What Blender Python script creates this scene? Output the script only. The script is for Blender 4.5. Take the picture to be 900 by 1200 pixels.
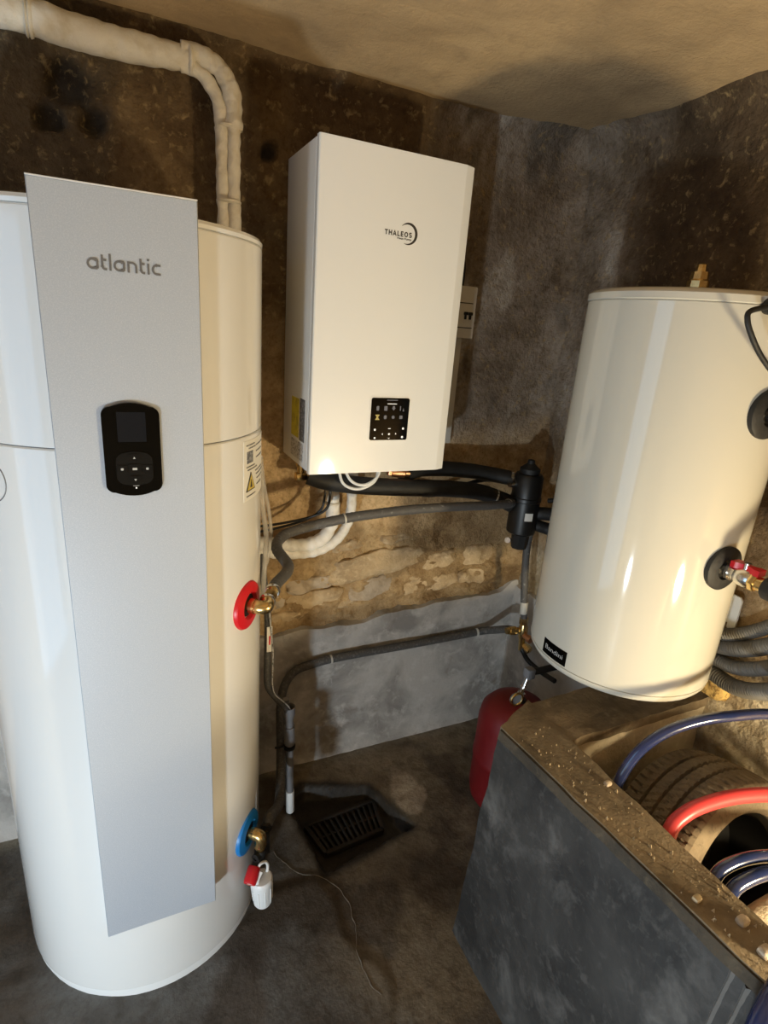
import bpy, bmesh, math, random
from mathutils import Vector, Matrix, noise
random.seed(7)
for o in list(bpy.data.objects): bpy.data.objects.remove(o)
SC = bpy.context.scene; COL = SC.collection

# ------------------------------------------------------------------ camera, world, lights, exposure
cam = bpy.data.objects.new('camera', bpy.data.cameras.new('camera')); COL.objects.link(cam)
R = Matrix(((0.90676085, -0.06621386, 0.41641385), (-0.41512622, -0.31318596, 0.85415735), (0.07385792, -0.94738075, -0.31147187)))
r_, u_, b_ = R.col[0], -R.col[1], -R.col[2]
cam.matrix_world = Matrix(((r_.x, u_.x, b_.x, 0), (r_.y, u_.y, b_.y, 0), (r_.z, u_.z, b_.z, 1.65), (0, 0, 0, 1)))
cam.data.sensor_fit = 'VERTICAL'; cam.data.sensor_height = 24; cam.data.lens = 24*660/1200; cam.data.clip_start = .02
SC.camera = cam
w = bpy.data.worlds.new('world'); SC.world = w; w.use_nodes = True
w.node_tree.nodes['Background'].inputs[0].default_value = (.45, .70, 1, 1)
w.node_tree.nodes['Background'].inputs[1].default_value = 2.5
def lamp(name, loc, power, color, radius):
    l = bpy.data.lights.new(name, 'POINT'); l.energy = power; l.color = color; l.shadow_soft_size = radius
    o = bpy.data.objects.new(name, l); COL.objects.link(o); o.location = loc
lamp('cool_work_lamp', (-.76, -.36, .33), 86, (.80, .92, 1.0), .05)
lamp('warm_work_lamp', (1.16, -.16, .80), 61, (1.0, .81, .50), .06)
po = bpy.data.lights.new('doorway_daylight', 'AREA'); po.shape = 'RECTANGLE'; po.size = 1.95; po.size_y = .9; po.cycles.is_portal = True
po_o = bpy.data.objects.new('doorway_daylight', po); COL.objects.link(po_o); po_o.location = (-1.56, .35, 1.0); po_o.rotation_euler = (0, -math.pi/2, 0)
SC.view_settings.view_transform = 'Standard'; SC.view_settings.look = 'None'
SC.view_settings.gamma = 1; SC.view_settings.use_curve_mapping = False; SC.view_settings.exposure = 0

# ------------------------------------------------------------------ materials
def mat(name, col, rough=.5, metal=0, spec=.5, layers=(), bump=None, coat=0, attr=None, alpha=1, emit=None, trans=0, rnoise=None):
    """layers: (noise scale, colour, low, high[, detail]) each mixed over the base by a noise mask; bump: (scale, distance)"""
    m = bpy.data.materials.new(name); m.use_nodes = True
    nt = m.node_tree; N = nt.nodes; L = nt.links; p = N['Principled BSDF']
    p.inputs['Roughness'].default_value = rough; p.inputs['Metallic'].default_value = metal
    p.inputs['Specular IOR Level'].default_value = spec; p.inputs['Coat Weight'].default_value = coat; p.inputs['Coat Roughness'].default_value = .08
    p.inputs['Alpha'].default_value = alpha; p.inputs['Transmission Weight'].default_value = trans
    if emit: p.inputs['Emission Color'].default_value = (*emit[0], 1); p.inputs['Emission Strength'].default_value = emit[1]
    tc = N.new('ShaderNodeTexCoord'); cur = None
    if attr:
        a = N.new('ShaderNodeAttribute'); a.attribute_name = attr; cur = a.outputs['Color']
    def nz(scale, detail=6, dist=0):
        n = N.new('ShaderNodeTexNoise'); n.inputs['Scale'].default_value = scale; n.inputs['Detail'].default_value = detail
        n.inputs['Roughness'].default_value = .62; n.inputs['Distortion'].default_value = dist
        L.new(tc.outputs['Object'], n.inputs['Vector']); return n.outputs['Fac']
    for ly in layers:
        rmp = N.new('ShaderNodeMapRange'); rmp.inputs[1].default_value = ly[2]; rmp.inputs[2].default_value = ly[3]
        L.new(nz(ly[0], ly[4] if len(ly) > 4 else 6, .4), rmp.inputs[0])
        mx = N.new('ShaderNodeMix'); mx.data_type = 'RGBA'
        L.new(rmp.outputs[0], mx.inputs[0])
        if cur: L.new(cur, mx.inputs[6])
        else: mx.inputs[6].default_value = (*col, 1)
        if len(ly[1]) == 4:                       # multiply by a tone instead of replacing
            mx.blend_type = 'MULTIPLY'
        mx.inputs[7].default_value = (*ly[1][:3], 1); cur = mx.outputs[2]
    if cur: L.new(cur, p.inputs['Base Color'])
    else: p.inputs['Base Color'].default_value = (*col, 1)
    if rnoise:
        rm = N.new('ShaderNodeMapRange'); rm.inputs[1].default_value = .35; rm.inputs[2].default_value = .65
        rm.inputs[3].default_value = rnoise[1]; rm.inputs[4].default_value = rnoise[2]
        L.new(nz(rnoise[0]), rm.inputs[0]); L.new(rm.outputs[0], p.inputs['Roughness'])
    if bump:
        b = N.new('ShaderNodeBump'); b.inputs['Strength'].default_value = .8; b.inputs['Distance'].default_value = bump[1]
        L.new(nz(bump[0], 8), b.inputs['Height']); L.new(b.outputs[0], p.inputs['Normal'])
    return m
M = {}
M['plaster'] = mat('plaster', (.4, .3, .2), .92, attr='zone', layers=[(3.2, (.5, .44, .36, 1), .40, .62), (14, (.62, .56, .48, 1), .45, .7), (60, (.70, .64, .55, 1), .48, .7), (45, (.42, .30, .14), .56, .78)], bump=(75, .018))
M['ceiling'] = mat('ceiling', (.52, .37, .20), .92, layers=[(2.2, (.30, .21, .115), .42, .68), (16, (.40, .285, .155), .5, .75), (90, (.46, .36, .22), .62, .8)], bump=(80, .005))
M['cement'] = mat('cement', (.50, .48, .45), .8, layers=[(4, (.27, .257, .24), .42, .62), (20, (.60, .58, .55), .52, .75), (9, (.2, .16, .12), .6, .8)], bump=(60, .003))
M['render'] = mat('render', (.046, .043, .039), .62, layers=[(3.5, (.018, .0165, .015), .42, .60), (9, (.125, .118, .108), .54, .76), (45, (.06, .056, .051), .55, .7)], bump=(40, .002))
M['floor'] = mat('floor', (.115, .10, .082), .7, attr='zone', layers=[(4, (.55, .5, .45, 1), .42, .62), (20, (.6, .56, .5, 1), .48, .7), (90, (.75, .72, .7, 1), .5, .7)], bump=(60, .004), rnoise=(3, .45, .85))
M['concrete'] = mat('concrete', (.20, .15, .092), .9, layers=[(7, (.13, .098, .06), .42, .62), (30, (.25, .195, .125), .5, .75)], bump=(90, .004))
M['basin'] = mat('basin', (.64, .55, .40), .9, layers=[(5, (.46, .385, .27), .42, .65), (25, (.74, .66, .50), .5, .75)], bump=(35, .012))
M['stone'] = mat('stone', (.56, .42, .25), .9, layers=[(9, (.36, .26, .15), .42, .66), (40, (.70, .56, .36), .5, .75)], bump=(45, .01))
M['pale_stone'] = mat('pale_stone', (.56, .47, .36), .9, layers=[(12, (.36, .28, .19), .42, .66)], bump=(45, .01))
M['enamel'] = mat('enamel', (.74, .74, .72), .09)
M['cream_enamel'] = mat('cream_enamel', (.54, .52, .45), .07)
M['casing'] = mat('casing', (.84, .86, .87), .38, coat=.2)
M['casing_side'] = M['casing']
M['silver'] = mat('silver', (.42, .46, .52), .5, .2, layers=[(500, (.49, .525, .575), .45, .65, 2)])
M['silver_edge'] = mat('silver_edge', (.75, .75, .74), .4, .2)
M['letter_grey'] = mat('letter_grey', (.16, .16, .165), .4, .3)
M['drip'] = mat('drip', (.15, .147, .14), .8)
M['letter_silver'] = mat('letter_silver', (.135, .132, .13), .5)
M['black_gloss'] = mat('black_gloss', (.0015, .0015, .0015), .1, spec=.12)
M['black_key'] = mat('black_key', (.006, .006, .006), .25, spec=.2)
M['screen'] = mat('screen', (.006, .008, .012), .15, spec=.2)
M['key_mark'] = mat('key_mark', (.45, .45, .44), .5)
M['icon_grey'] = mat('icon_grey', (.10, .105, .13), .5, emit=((.5, .55, .7), .05))
M['icon_white'] = mat('icon_white', (.8, .8, .8), .5, emit=((1, 1, 1), .35))
M['icon_yellow'] = mat('icon_yellow', (.35, .28, .08), .5, emit=((1, .8, .25), .12))
M['ink'] = mat('ink', (.035, .03, .025), .5)
M['sticker'] = mat('sticker', (.78, .77, .72), .55)
M['sticker_grey'] = mat('sticker_grey', (.11, .115, .125), .5, layers=[(120, (.3, .3, .31), .5, .62, 2)])
M['sticker_yellow'] = mat('sticker_yellow', (.72, .62, .05), .5, layers=[(40, (.5, .42, .04), .5, .62)])
M['sticker_pale'] = mat('sticker_pale', (.62, .62, .62), .5, layers=[(150, (.12, .12, .12), .52, .62, 2)])
M['amber'] = mat('amber', (.62, .47, .1), .5)
M['red_plastic'] = mat('red_plastic', (.62, .012, .02), .35)
M['blue_plastic'] = mat('blue_plastic', (.012, .22, .62), .4)
M['brass'] = mat('brass', (.72, .53, .24), .26, 1, layers=[(40, (.5, .34, .14), .5, .7)])
M['copper'] = mat('copper', (.62, .32, .18), .35, 1)
M['chrome'] = mat('chrome', (.72, .70, .66), .22, 1)
M['grey_hose'] = mat('grey_hose', (.075, .073, .07), .6, layers=[(120, (.16, .155, .15), .5, .7)], bump=(220, .002))
M['scuffed_hose'] = mat('scuffed_hose', (.095, .092, .09), .45, layers=[(60, (.32, .32, .32), .6, .72)], bump=(150, .004))
M['foam_black'] = mat('foam_black', (.009, .009, .009), .6, layers=[(20, (.018, .018, .018), .5, .7)], bump=(60, .002))
M['black'] = mat('black', (.007, .007, .007), .42)
M['dark_steel'] = mat('dark_steel', (.016, .015, .014), .5, .3)
M['rim_edge'] = mat('rim_edge', (.075, .058, .038), .9, layers=[(12, (.045, .036, .025), .42, .62), (30, (.12, .095, .06), .55, .75)], bump=(60, .004))
M['iron'] = mat('iron', (.03, .027, .024), .62, .5, layers=[(20, (.045, .028, .018), .5, .7)])
M['white_tape'] = mat('white_tape', (.68, .63, .54), .6, layers=[(22, (.58, .51, .39), .48, .66), (6, (.74, .69, .58), .5, .7)], bump=(45, .006))
M['white_tape_lit'] = mat('white_tape_lit', (.84, .81, .75), .6, layers=[(25, (.70, .65, .56), .5, .7)], bump=(50, .006))  # brighter copy of white_tape: lamplight on the lower pipes put into the colour
M['white_plastic'] = mat('white_plastic', (.80, .81, .80), .35)
M['dull_white'] = mat('dull_white', (.58, .56, .50), .5)
M['pvc'] = mat('pvc', (.19, .19, .20), .45)
M['clear'] = mat('clear', (.75, .73, .68), .15, alpha=.35)
M['red_paint'] = mat('red_paint', (.15, .003, .004), .55)
M['rubber'] = mat('rubber', (.15, .113, .072), .85, layers=[(14, (.22, .172, .11), .42, .65), (50, (.09, .07, .045), .55, .7)], bump=(120, .002))
M['navy_hose'] = mat('navy_hose', (.012, .022, .08), .2, coat=.8)
M['red_hose'] = mat('red_hose', (.62, .055, .06), .35)
M['corrugated'] = mat('corrugated', (.115, .108, .095), .55)
M['foam_yellow'] = mat('foam_yellow', (.72, .48, .16), .9, layers=[(60, (.3, .17, .05), .52, .62)], bump=(60, .01))
M['crumb'] = mat('crumb', (.50, .40, .25), .9)
M['floor_edge'] = mat('floor_edge', (.16, .14, .11), .9)
M['wheel_black'] = mat('wheel_black', (.006, .0055, .005), .6, spec=.25)
M['wood'] = mat('wood', (.5, .42, .3), .8, layers=[(20, (.36, .28, .18), .45, .6)])

# ------------------------------------------------------------------ mesh helpers (all in world coordinates)
V = Vector
def frame(axis, up=V((0, 0, 1))):
    a = V(axis).normalized(); x = V(up).cross(a)
    if x.length < 1e-4: x = V((1, 0, 0)).cross(a)
    if x.length < 1e-4: x = V((0, 1, 0)).cross(a)
    x.normalize(); return x, a.cross(x), a
def spline(pts, n=8):
    P = [V(p) for p in pts]
    if len(P) == 2: return [P[0].lerp(P[1], i/n) for i in range(n+1)]
    P = [P[0]*2-P[1]] + P + [P[-1]*2-P[-2]]; out = []
    for i in range(1, len(P)-2):
        a, b, c, d = P[i-1:i+3]
        for k in range(n):
            t = k/n
            out.append(.5*((2*b) + (c-a)*t + (2*a-5*b+4*c-d)*t*t + (3*b-a-3*c+d)*t**3))
    out.append(P[-2]); return out
class MB:
    def __init__(s): s.v = []; s.f = []
    def add(s, vs, fs):
        k = len(s.v); s.v += [V(p) for p in vs]; s.f += [tuple(i+k for i in f) for f in fs]; return s
    def rbox(s, x0, x1, y0, y1, z0, z1, r=.003, seg=2, rot=None, piv=None):
        bm = bmesh.new(); bmesh.ops.create_cube(bm, size=1)
        for v in bm.verts: v.co = V(((x0+x1)/2+v.co.x*(x1-x0), (y0+y1)/2+v.co.y*(y1-y0), (z0+z1)/2+v.co.z*(z1-z0)))
        if r: bmesh.ops.bevel(bm, geom=list(bm.edges), offset=r, segments=seg, profile=.5, affect='EDGES')
        if rot is not None:
            pv = V(piv) if piv is not None else V(((x0+x1)/2, (y0+y1)/2, (z0+z1)/2))
            for v in bm.verts: v.co = rot @ (v.co-pv) + pv
        bm.verts.index_update()
        s.add([v.co.copy() for v in bm.verts], [[v.index for v in f.verts] for f in bm.faces]); bm.free(); return s
    def obox(s, c, ex, ey, ez, hx, hy, hz, r=.002):
        """box at c with half sizes along three given axes"""
        m = Matrix((V(ex).normalized(), V(ey).normalized(), V(ez).normalized())).transposed()
        return s.rbox(c[0]-hx, c[0]+hx, c[1]-hy, c[1]+hy, c[2]-hz, c[2]+hz, r, 2, m)
    def tube(s, pts, r, n=14, res=8, path=None, squash=None):
        P = path or spline(pts, res); k = len(P)
        acc = [0]
        for i in range(1, k): acc.append(acc[-1]+(P[i]-P[i-1]).length)
        t0 = (P[1]-P[0]).normalized(); x, y, _ = frame(t0); vs = []; fs = []
        for i in range(k):
            t = (P[min(i+1, k-1)]-P[max(i-1, 0)]).normalized()
            x = (x - t*x.dot(t)).normalized(); y = t.cross(x)
            rr = r(acc[i], acc[-1]) if callable(r) else r
            for j in range(n):
                a = 2*math.pi*j/n
                vs.append(P[i] + (x*math.cos(a)*(squash or 1) + y*math.sin(a))*rr)
        for i in range(k-1):
            for j in range(n):
                fs.append((i*n+j, i*n+(j+1) % n, (i+1)*n+(j+1) % n, (i+1)*n+j))
        fs.append(tuple(range(n-1, -1, -1))); fs.append(tuple((k-1)*n+j for j in range(n)))
        return s.add(vs, fs)
    def lathe(s, org, axis, prof, n=32, close=True, up=V((0, 0, 1))):
        """prof: (distance along the axis, radius)"""
        x, y, a = frame(axis, up); o = V(org); vs = []; fs = []
        for h, r in prof:
            for j in range(n):
                t = 2*math.pi*j/n; vs.append(o + a*h + (x*math.cos(t)+y*math.sin(t))*r)
        k = len(prof)
        for i in range(k-1):
            for j in range(n): fs.append((i*n+j, i*n+(j+1) % n, (i+1)*n+(j+1) % n, (i+1)*n+j))
        if close: fs.append(tuple(range(n-1, -1, -1))); fs.append(tuple((k-1)*n+j for j in range(n)))
        return s.add(vs, fs)
    def prism(s, org, ex, ey, pts, d):
        """outline pts in the ex/ey plane, pushed out by d along ex x ey"""
        o = V(org); ex = V(ex).normalized(); ey = V(ey).normalized(); nn = ex.cross(ey); k = len(pts)
        vs = [o+ex*a+ey*b for a, b in pts] + [o+ex*a+ey*b+nn*d for a, b in pts]
        fs = [tuple(range(k-1, -1, -1)), tuple(range(k, 2*k))] + [(i, (i+1) % k, k+(i+1) % k, k+i) for i in range(k)]
        return s.add(vs, fs)
    def patch(s, cx, cy, r, a0, a1, z0, z1, n=10):
        """thin label wrapped on a vertical cylinder; angles in degrees"""
        vs = []; fs = []
        for i in range(n+1):
            a = math.radians(a0+(a1-a0)*i/n)
            for rr in (r+.0008, r-.002):
                for z in (z0, z1): vs.append((cx+math.cos(a)*rr, cy+math.sin(a)*rr, z))
        for i in range(n):
            k = 4*i; fs += [(k, k+4, k+5, k+1), (k+2, k+3, k+7, k+6), (k+1, k+5, k+7, k+3), (k, k+2, k+6, k+4)]
        fs += [(0, 1, 3, 2), (4*n, 4*n+2, 4*n+3, 4*n+1)]
        return s.add(vs, fs)
    def wrinkle(s, amp, sc):
        s.v = [p+V((noise.noise(p*sc), noise.noise(p*sc+V((9, 0, 0))), noise.noise(p*sc+V((0, 9, 0)))))*amp for p in s.v]; return s
    def build(s, name, m, parent=None, sharp=38, smooth=True):
        return finish(name, s.v, s.f, m, parent, sharp, smooth)
def top(o):
    while o.parent: o = o.parent
    return o
def finish(name, vs, fs, m, parent=None, sharp=38, smooth=True, origin=None):
    me = bpy.data.meshes.new(name)
    org = V(top(parent).location) if parent else (V(origin) if origin is not None else None)
    if org is None:
        xs = [v.x for v in vs]; ys = [v.y for v in vs]; zs = [v.z for v in vs]
        org = V(((min(xs)+max(xs))/2, (min(ys)+max(ys))/2, min(zs)))
    me.from_pydata([tuple(v-org) for v in vs], [], fs); me.materials.append(M[m])
    bm = bmesh.new(); bm.from_mesh(me); bmesh.ops.recalc_face_normals(bm, faces=bm.faces); bm.to_mesh(me); bm.free()
    if smooth:
        me.polygons.foreach_set('use_smooth', [True]*len(me.polygons)); me.set_sharp_from_angle(angle=math.radians(sharp))
    o = bpy.data.objects.new(name, me); COL.objects.link(o)
    if parent: o.parent = parent
    else: o.location = org
    return o
def tag(o, label, cat, group=None):
    o['label'] = label; o['category'] = cat
    if group: o['group'] = group
    return o
def thing(name, label, cat, loc, group=None):
    o = bpy.data.objects.new(name, None); COL.objects.link(o); o.location = loc; o.empty_display_size = .05
    return tag(o, label, cat, group)
def text(name, body, org, ex, ey, height, width, m, parent, depth=.0006, bold=.0, wrap=None):
    """lettering: org is the lower left corner, scaled to height (of the capitals or tall letters) and width"""
    cu = bpy.data.curves.new(name, 'FONT'); cu.body = body; cu.size = 1; cu.offset = bold; cu.resolution_u = 4
    t = bpy.data.objects.new(name, cu); COL.objects.link(t)
    dg = bpy.context.evaluated_depsgraph_get(); me = bpy.data.meshes.new_from_object(t.evaluated_get(dg))
    bpy.data.objects.remove(t)
    xs = [v.co.x for v in me.vertices]; ys = [v.co.y for v in me.vertices]
    x0, x1, y0, y1 = min(xs), max(xs), min(ys), max(ys)
    ex = V(ex).normalized(); ey = V(ey).normalized(); nn = ex.cross(ey); o = V(org)
    k = len(me.vertices)
    def place(v, d):
        a = (v.co.x-x0)/(x1-x0)*width; b = (v.co.y-y0)/(y1-y0)*height
        if wrap:
            cx, cy, r, ang = wrap; q = ang + a/r
            return V((cx+math.cos(q)*(r+d), cy+math.sin(q)*(r+d), o.z+b))
        return o+ex*a+ey*b+nn*d
    vs = [place(v, depth) for v in me.vertices]; fs = [tuple(p.vertices) for p in me.polygons]
    bpy.data.meshes.remove(me); bpy.data.curves.remove(cu)
    return finish(name, vs, fs, m, parent, smooth=False)
def strokes(name, glyphs, gap, org, ex, ey, ux, uy, w, m, parent, depth=.0006):
    """lettering drawn with a round-nosed pen: glyphs are (advance, [polylines]) in units of the small-letter height"""
    ex = V(ex).normalized(); ey = V(ey).normalized(); nn = ex.cross(ey); o = V(org)+nn*depth; vs = []; fs = []; x0 = 0
    for adv, lines in glyphs:
        for li, ln in enumerate(lines):
            P = [V(((x0+a)*ux, b*uy, 0)) for a, b in ln]; closed = (P[0]-P[-1]).length < 1e-7
            if closed: P = P[:-1]
            n = len(P); b0 = len(vs)
            for i in range(n):
                d0 = (P[i]-P[i-1]).normalized() if i or closed else None; d1 = (P[(i+1) % n]-P[i]).normalized() if i < n-1 or closed else None
                d0 = d0 or d1; d1 = d1 or d0; t = (d0+d1).normalized(); q = V((-t.y, t.x, 0)); k = 1/max(.5, q.dot(V((-d0.y, d0.x, 0))))
                for sg_ in (.5, -.5):
                    p = P[i]+q*(w*sg_*k); vs.append(o+ex*p.x+ey*p.y+nn*(.00025*li))
            for i in range(n if closed else n-1):
                k = (i+1) % n; fs.append((b0+2*i, b0+2*i+1, b0+2*k+1, b0+2*k))
        x0 += adv+gap
    return finish(name, vs, fs, m, parent, smooth=False)
def arc(cx, cy, rx, ry, a0, a1, n=14): return [(cx+rx*math.cos(math.radians(a0+(a1-a0)*k/n)), cy+ry*math.sin(math.radians(a0+(a1-a0)*k/n))) for k in range(n+1)]
GA = (1.04, [arc(.5, .5, .42, .41, 38, 322), [(.94, .1), (.94, .90)], [(.55, .91), (.94, .90)], [(.55, .09), (.94, .10)]])
GT = (.52, [[(.12, 1.36), (.12, .35)] + arc(.38, .35, .26, .26, 180, 270, 6) + [(.52, .09)], [(.12, .91), (.5, .91)]])
GL = (.2, [[(.1, 1.5), (.1, 0)]]); GI = (.2, [[(.1, 1.0), (.1, 0)], [(.1, 1.42), (.1, 1.22)]])
GN = (.92, [[(.1, 0), (.1, .91), (.45, .91)] + arc(.47, .56, .35, .35, 90, 0, 6) + [(.82, 0)]])
GC = (.86, [[(.86, .91), (.50, .91)] + arc(.5, .5, .40, .41, 90, 270) + [(.86, .09)]])
CT = (.8, [[(0, .91), (.8, .91)], [(.4, .91), (.4, 0)]]); CH = (.8, [[(.09, 0), (.09, 1)], [(.71, 0), (.71, 1)], [(.09, .5), (.71, .5)]])
CA = (.9, [[(.06, 0), (.45, .95), (.84, 0)], [(.2, .3), (.7, .3)]]); CL = (.62, [[(.09, 1), (.09, .09), (.62, .09)]])
CE = (.66, [[(.66, .91), (.09, .91), (.09, .09), (.66, .09)], [(.09, .5), (.6, .5)]]); CO = (.95, [arc(.475, .5, .385, .41, 0, 360, 20)])
CS = (.74, [arc(.38, .71, .28, .21, 20, 270, 10)[:-1] + arc(.38, .29, .29, .21, 90, -160, 10)])
def rrect(w, h, r, n=5, bulge=0):
    out = []
    for cx, cy, a0 in ((w/2-r, h/2-r, 0), (-w/2+r, h/2-r, 90), (-w/2+r, -h/2+r, 180), (w/2-r, -h/2+r, 270)):
        for i in range(n+1):
            a = math.radians(a0+90*i/n); out.append((cx+r*math.cos(a), cy+r*math.sin(a)))
    if bulge:
        full = []
        for i, p in enumerate(out):
            full.append(p); q = out[(i+1) % len(out)]
            if abs(q[0]-p[0]) > w*.4:
                for k in range(1, 8):
                    t = k/8; full.append((p[0]+(q[0]-p[0])*t, p[1]+math.copysign(bulge*4*t*(1-t), p[1])))
        out = full
    return out
def fn(x, y, z=0., o=4): return noise.fractal(V((x, y, z)), 1.0, 2.0, o)
def lerp3(a, b, t): t = max(0, min(1, t)); return tuple(a[i]+(b[i]-a[i])*t for i in range(3))
def sstep(a, b, x): t = max(0, min(1, (x-a)/(b-a))); return t*t*(3-2*t)

# ------------------------------------------------------------------ the room
XR, YB, ZC, XL, YF = 1.513, 1.750, 2.302, -1.55, -1.9
def axis_list(a, b, fa, fb, fine, coarse):
    out = []; x = a
    while x < b-1e-6: out.append(x); x += fine if fa <= x < fb else coarse
    return out+[b]
def sheet(name, us, vs_, P, m, zone=None):
    vs = [P(u, v) for u in us for v in vs_]; k = len(vs_)
    fs = [(i*k+j, (i+1)*k+j, (i+1)*k+j+1, i*k+j+1) for i in range(len(us)-1) for j in range(k-1)]
    o = finish(name, vs, fs, m, None, 60, True, (0, 0, 0)); o['kind'] = 'structure'
    if zone:
        at = o.data.color_attributes.new('zone', 'FLOAT_COLOR', 'POINT')
        buf = []
        for u in us:
            for v in vs_: buf += [*zone(u, v), 1.0]
        at.data.foreach_set('color', buf)
    return o
OCHRE = (.80, .575, .32); BROWN = (.21, .14, .068); GREY = (.34, .285, .23); PALE = (.54, .49, .43); HOLE_DARK = (.045, .036, .026)
HOLES = [(-.055, 2.14, .07), (-.005, 2.07, .045), (-.10, 2.06, .04), (.42, 2.075, .032)]
def hole(x, z):
    return max(1-sstep(.45, 1.0, math.hypot(x-a, z-b)/r + .45*fn(x*14, z*14, 3)) for a, b, r in HOLES)
def band(x, z):        # the crumbled strip where the plaster has fallen off the masonry
    e = .05*fn(x*5, z*5, 1)
    return sstep(.33, .42, x+e)*sstep(.52, .60, z)*(1-sstep(.86, .97, z + e + .05*math.sin(x*6)))*(1-sstep(1.42, 1.5, x))
def h_back(x, z):
    h = .010*fn(x*1.7, z*1.7, 0) + .0035*fn(x*9, z*9, 2)
    b = band(x, z); h += b*(-.010 + .022*fn(x*9, z*16, 5) + .011*fn(x*34, z*38, 6))
    h += .045*math.exp(-(ZC-z)/.035) + .05*math.exp(-(XR-x)/.04)*sstep(.62, .85, z) - .03*hole(x, z)
    return h
def z_back(x, z):
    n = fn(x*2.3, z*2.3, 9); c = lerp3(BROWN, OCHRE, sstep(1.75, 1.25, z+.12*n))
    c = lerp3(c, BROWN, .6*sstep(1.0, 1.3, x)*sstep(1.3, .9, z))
    g = sstep(.86, 1.0, x+.05*n)*sstep(1.15, 1.38, z+.08*n)
    c = lerp3(c, GREY, g)
    p = g*sstep(.12, .42, fn(x*6, z*3.2, 4))*(1-sstep(1.28, 1.42, x))
    c = lerp3(c, PALE, p)
    c = lerp3(c, (.20, .17, .14), g*sstep(.15, .5, fn(x*7, z*2.4, 14)))
    c = lerp3(c, (.50, .36, .19), .7*band(x, z))
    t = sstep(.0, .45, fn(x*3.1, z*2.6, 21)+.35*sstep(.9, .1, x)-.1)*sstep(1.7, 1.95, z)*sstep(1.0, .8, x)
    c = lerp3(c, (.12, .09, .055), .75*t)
    return lerp3(c, HOLE_DARK, hole(x, z))  # blotchy plaster holes, their inner shade painted in as a dark tone
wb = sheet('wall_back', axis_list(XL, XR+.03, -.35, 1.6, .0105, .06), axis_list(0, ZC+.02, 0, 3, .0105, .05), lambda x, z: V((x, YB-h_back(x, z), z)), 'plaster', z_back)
def h_right(y, z):
    h = .012*fn(y*1.8, z*1.8, 30) + .005*fn(y*9, z*9, 31)
    h += .05*math.exp(-(ZC-z)/.05)
    lo = sstep(1.15, .75, z)*sstep(1.05, .9, y); h += lo*(.012*fn(y*9, z*9, 33)+.006)
    return h
def z_right(y, z):
    n = fn(y*2.3, z*2.3, 39); c = lerp3(GREY, (.125, .08, .036), sstep(1.52, 1.36, y+.1*n)*.9)  # brown plaster, darkened in the colour to deepen the tank's cast shadow
    c = lerp3(c, PALE, .6*sstep(.15, .5, fn(y*6, z*3, 34))*sstep(1.35, 1.5, y))
    c = lerp3(c, OCHRE, .8*sstep(1.35, .95, z+.1*n))
    return lerp3(c, (.74, .65, .48), sstep(.93, .80, z+.04*n))
sheet('wall_right', axis_list(YF, YB+.03, .2, 1.8, .012, .08), axis_list(0, ZC+.02, .3, 3, .012, .05), lambda y, z: V((XR-h_right(y, z), y, z)), 'plaster', z_right)
mb = MB(); mb.rbox(XL-.2, XL, YF, -.10, 0, ZC+.02, 0).rbox(XL-.2, XL, .80, YB+.03, 0, ZC+.02, 0).rbox(XL-.2, XL, -.10, .80, 1.98, ZC+.02, 0)
o = mb.build('wall_left', 'ceiling', smooth=False); o['kind'] = 'structure'
sheet('ceiling', axis_list(XL-.02, XR+.03, -.4, 1.6, .02, .1), axis_list(YF, YB+.03, .6, 1.8, .02, .1), lambda x, y: V((x, y, ZC+.012*fn(x*2, y*2, 60)+.004*fn(x*11, y*11, 61))), 'ceiling')
# the wall behind the photographer
o = MB().rbox(XL, XR, YF-.2, YF, 0, ZC, 0).build('wall_front', 'ceiling', smooth=False); o['kind'] = 'structure'
# floor with the shallow drain pit
PIT = [(.464, 1.555), (.530, 1.600), (.758, 1.518), (.845, 1.300), (.500, 1.245)]
def pit_in(x, y):
    d = 9
    for i, (ax, ay) in enumerate(PIT):
        bx, by = PIT[(i+1) % 5]; ex, ey = bx-ax, by-ay; l = math.hypot(ex, ey)
        d = min(d, -((x-ax)*-ey + (y-ay)*ex)/l)
    return d
def crackline(x, y): return x - (.50+.035*math.sin(y*9)+.02*math.sin(y*23))
def h_floor(x, y):
    h = .006*fn(x*2.2, y*2.2, 70) + .002*fn(x*14, y*14, 71)
    d = pit_in(x, y) + .006*fn(x*16, y*16, 72)
    h -= .05*sstep(-.004, .014, d)
    if y < 1.26: h += .007*(1-sstep(-.01, .02, crackline(x, y)))*sstep(1.27, 1.22, y)
    return h
def z_floor(x, y):
    n = fn(x*2.6, y*2.6, 75)
    c = lerp3((.125, .122, .116), (.17, .135, .09), sstep(.3, .62, x+.1*n))
    c = lerp3(c, (.27, .22, .15), sstep(1.30, 1.52, y+.12*n)*sstep(.35, .6, x)*.8)
    c = lerp3(c, (.30, .28, .22), .8*sstep(1.66, 1.72, y+.03*n))
    c = lerp3(c, (.50, .43, .33), (1-sstep(.8, 1.0, math.hypot((x-.885)/.068, (y-1.45)/.12)+.25*fn(x*9, y*9, 77))))
    c = lerp3(c, (.07, .052, .036), .75*sstep(.05, .4, fn(x*4, y*4, 79)+.1))
    return lerp3(c, (.016, .012, .008), .94*sstep(-.035, -.006, pit_in(x, y)+.012*n))  # stained pit; shade on its walls is put into the near-black colour
fl = sheet('floor', axis_list(XL-.02, XR+.03, -.3, 1.5, .009, .06), axis_list(YF, YB+.03, .55, 1.76, .009, .06), lambda x, y: V((x, y, h_floor(x, y))), 'floor', z_floor)
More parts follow.
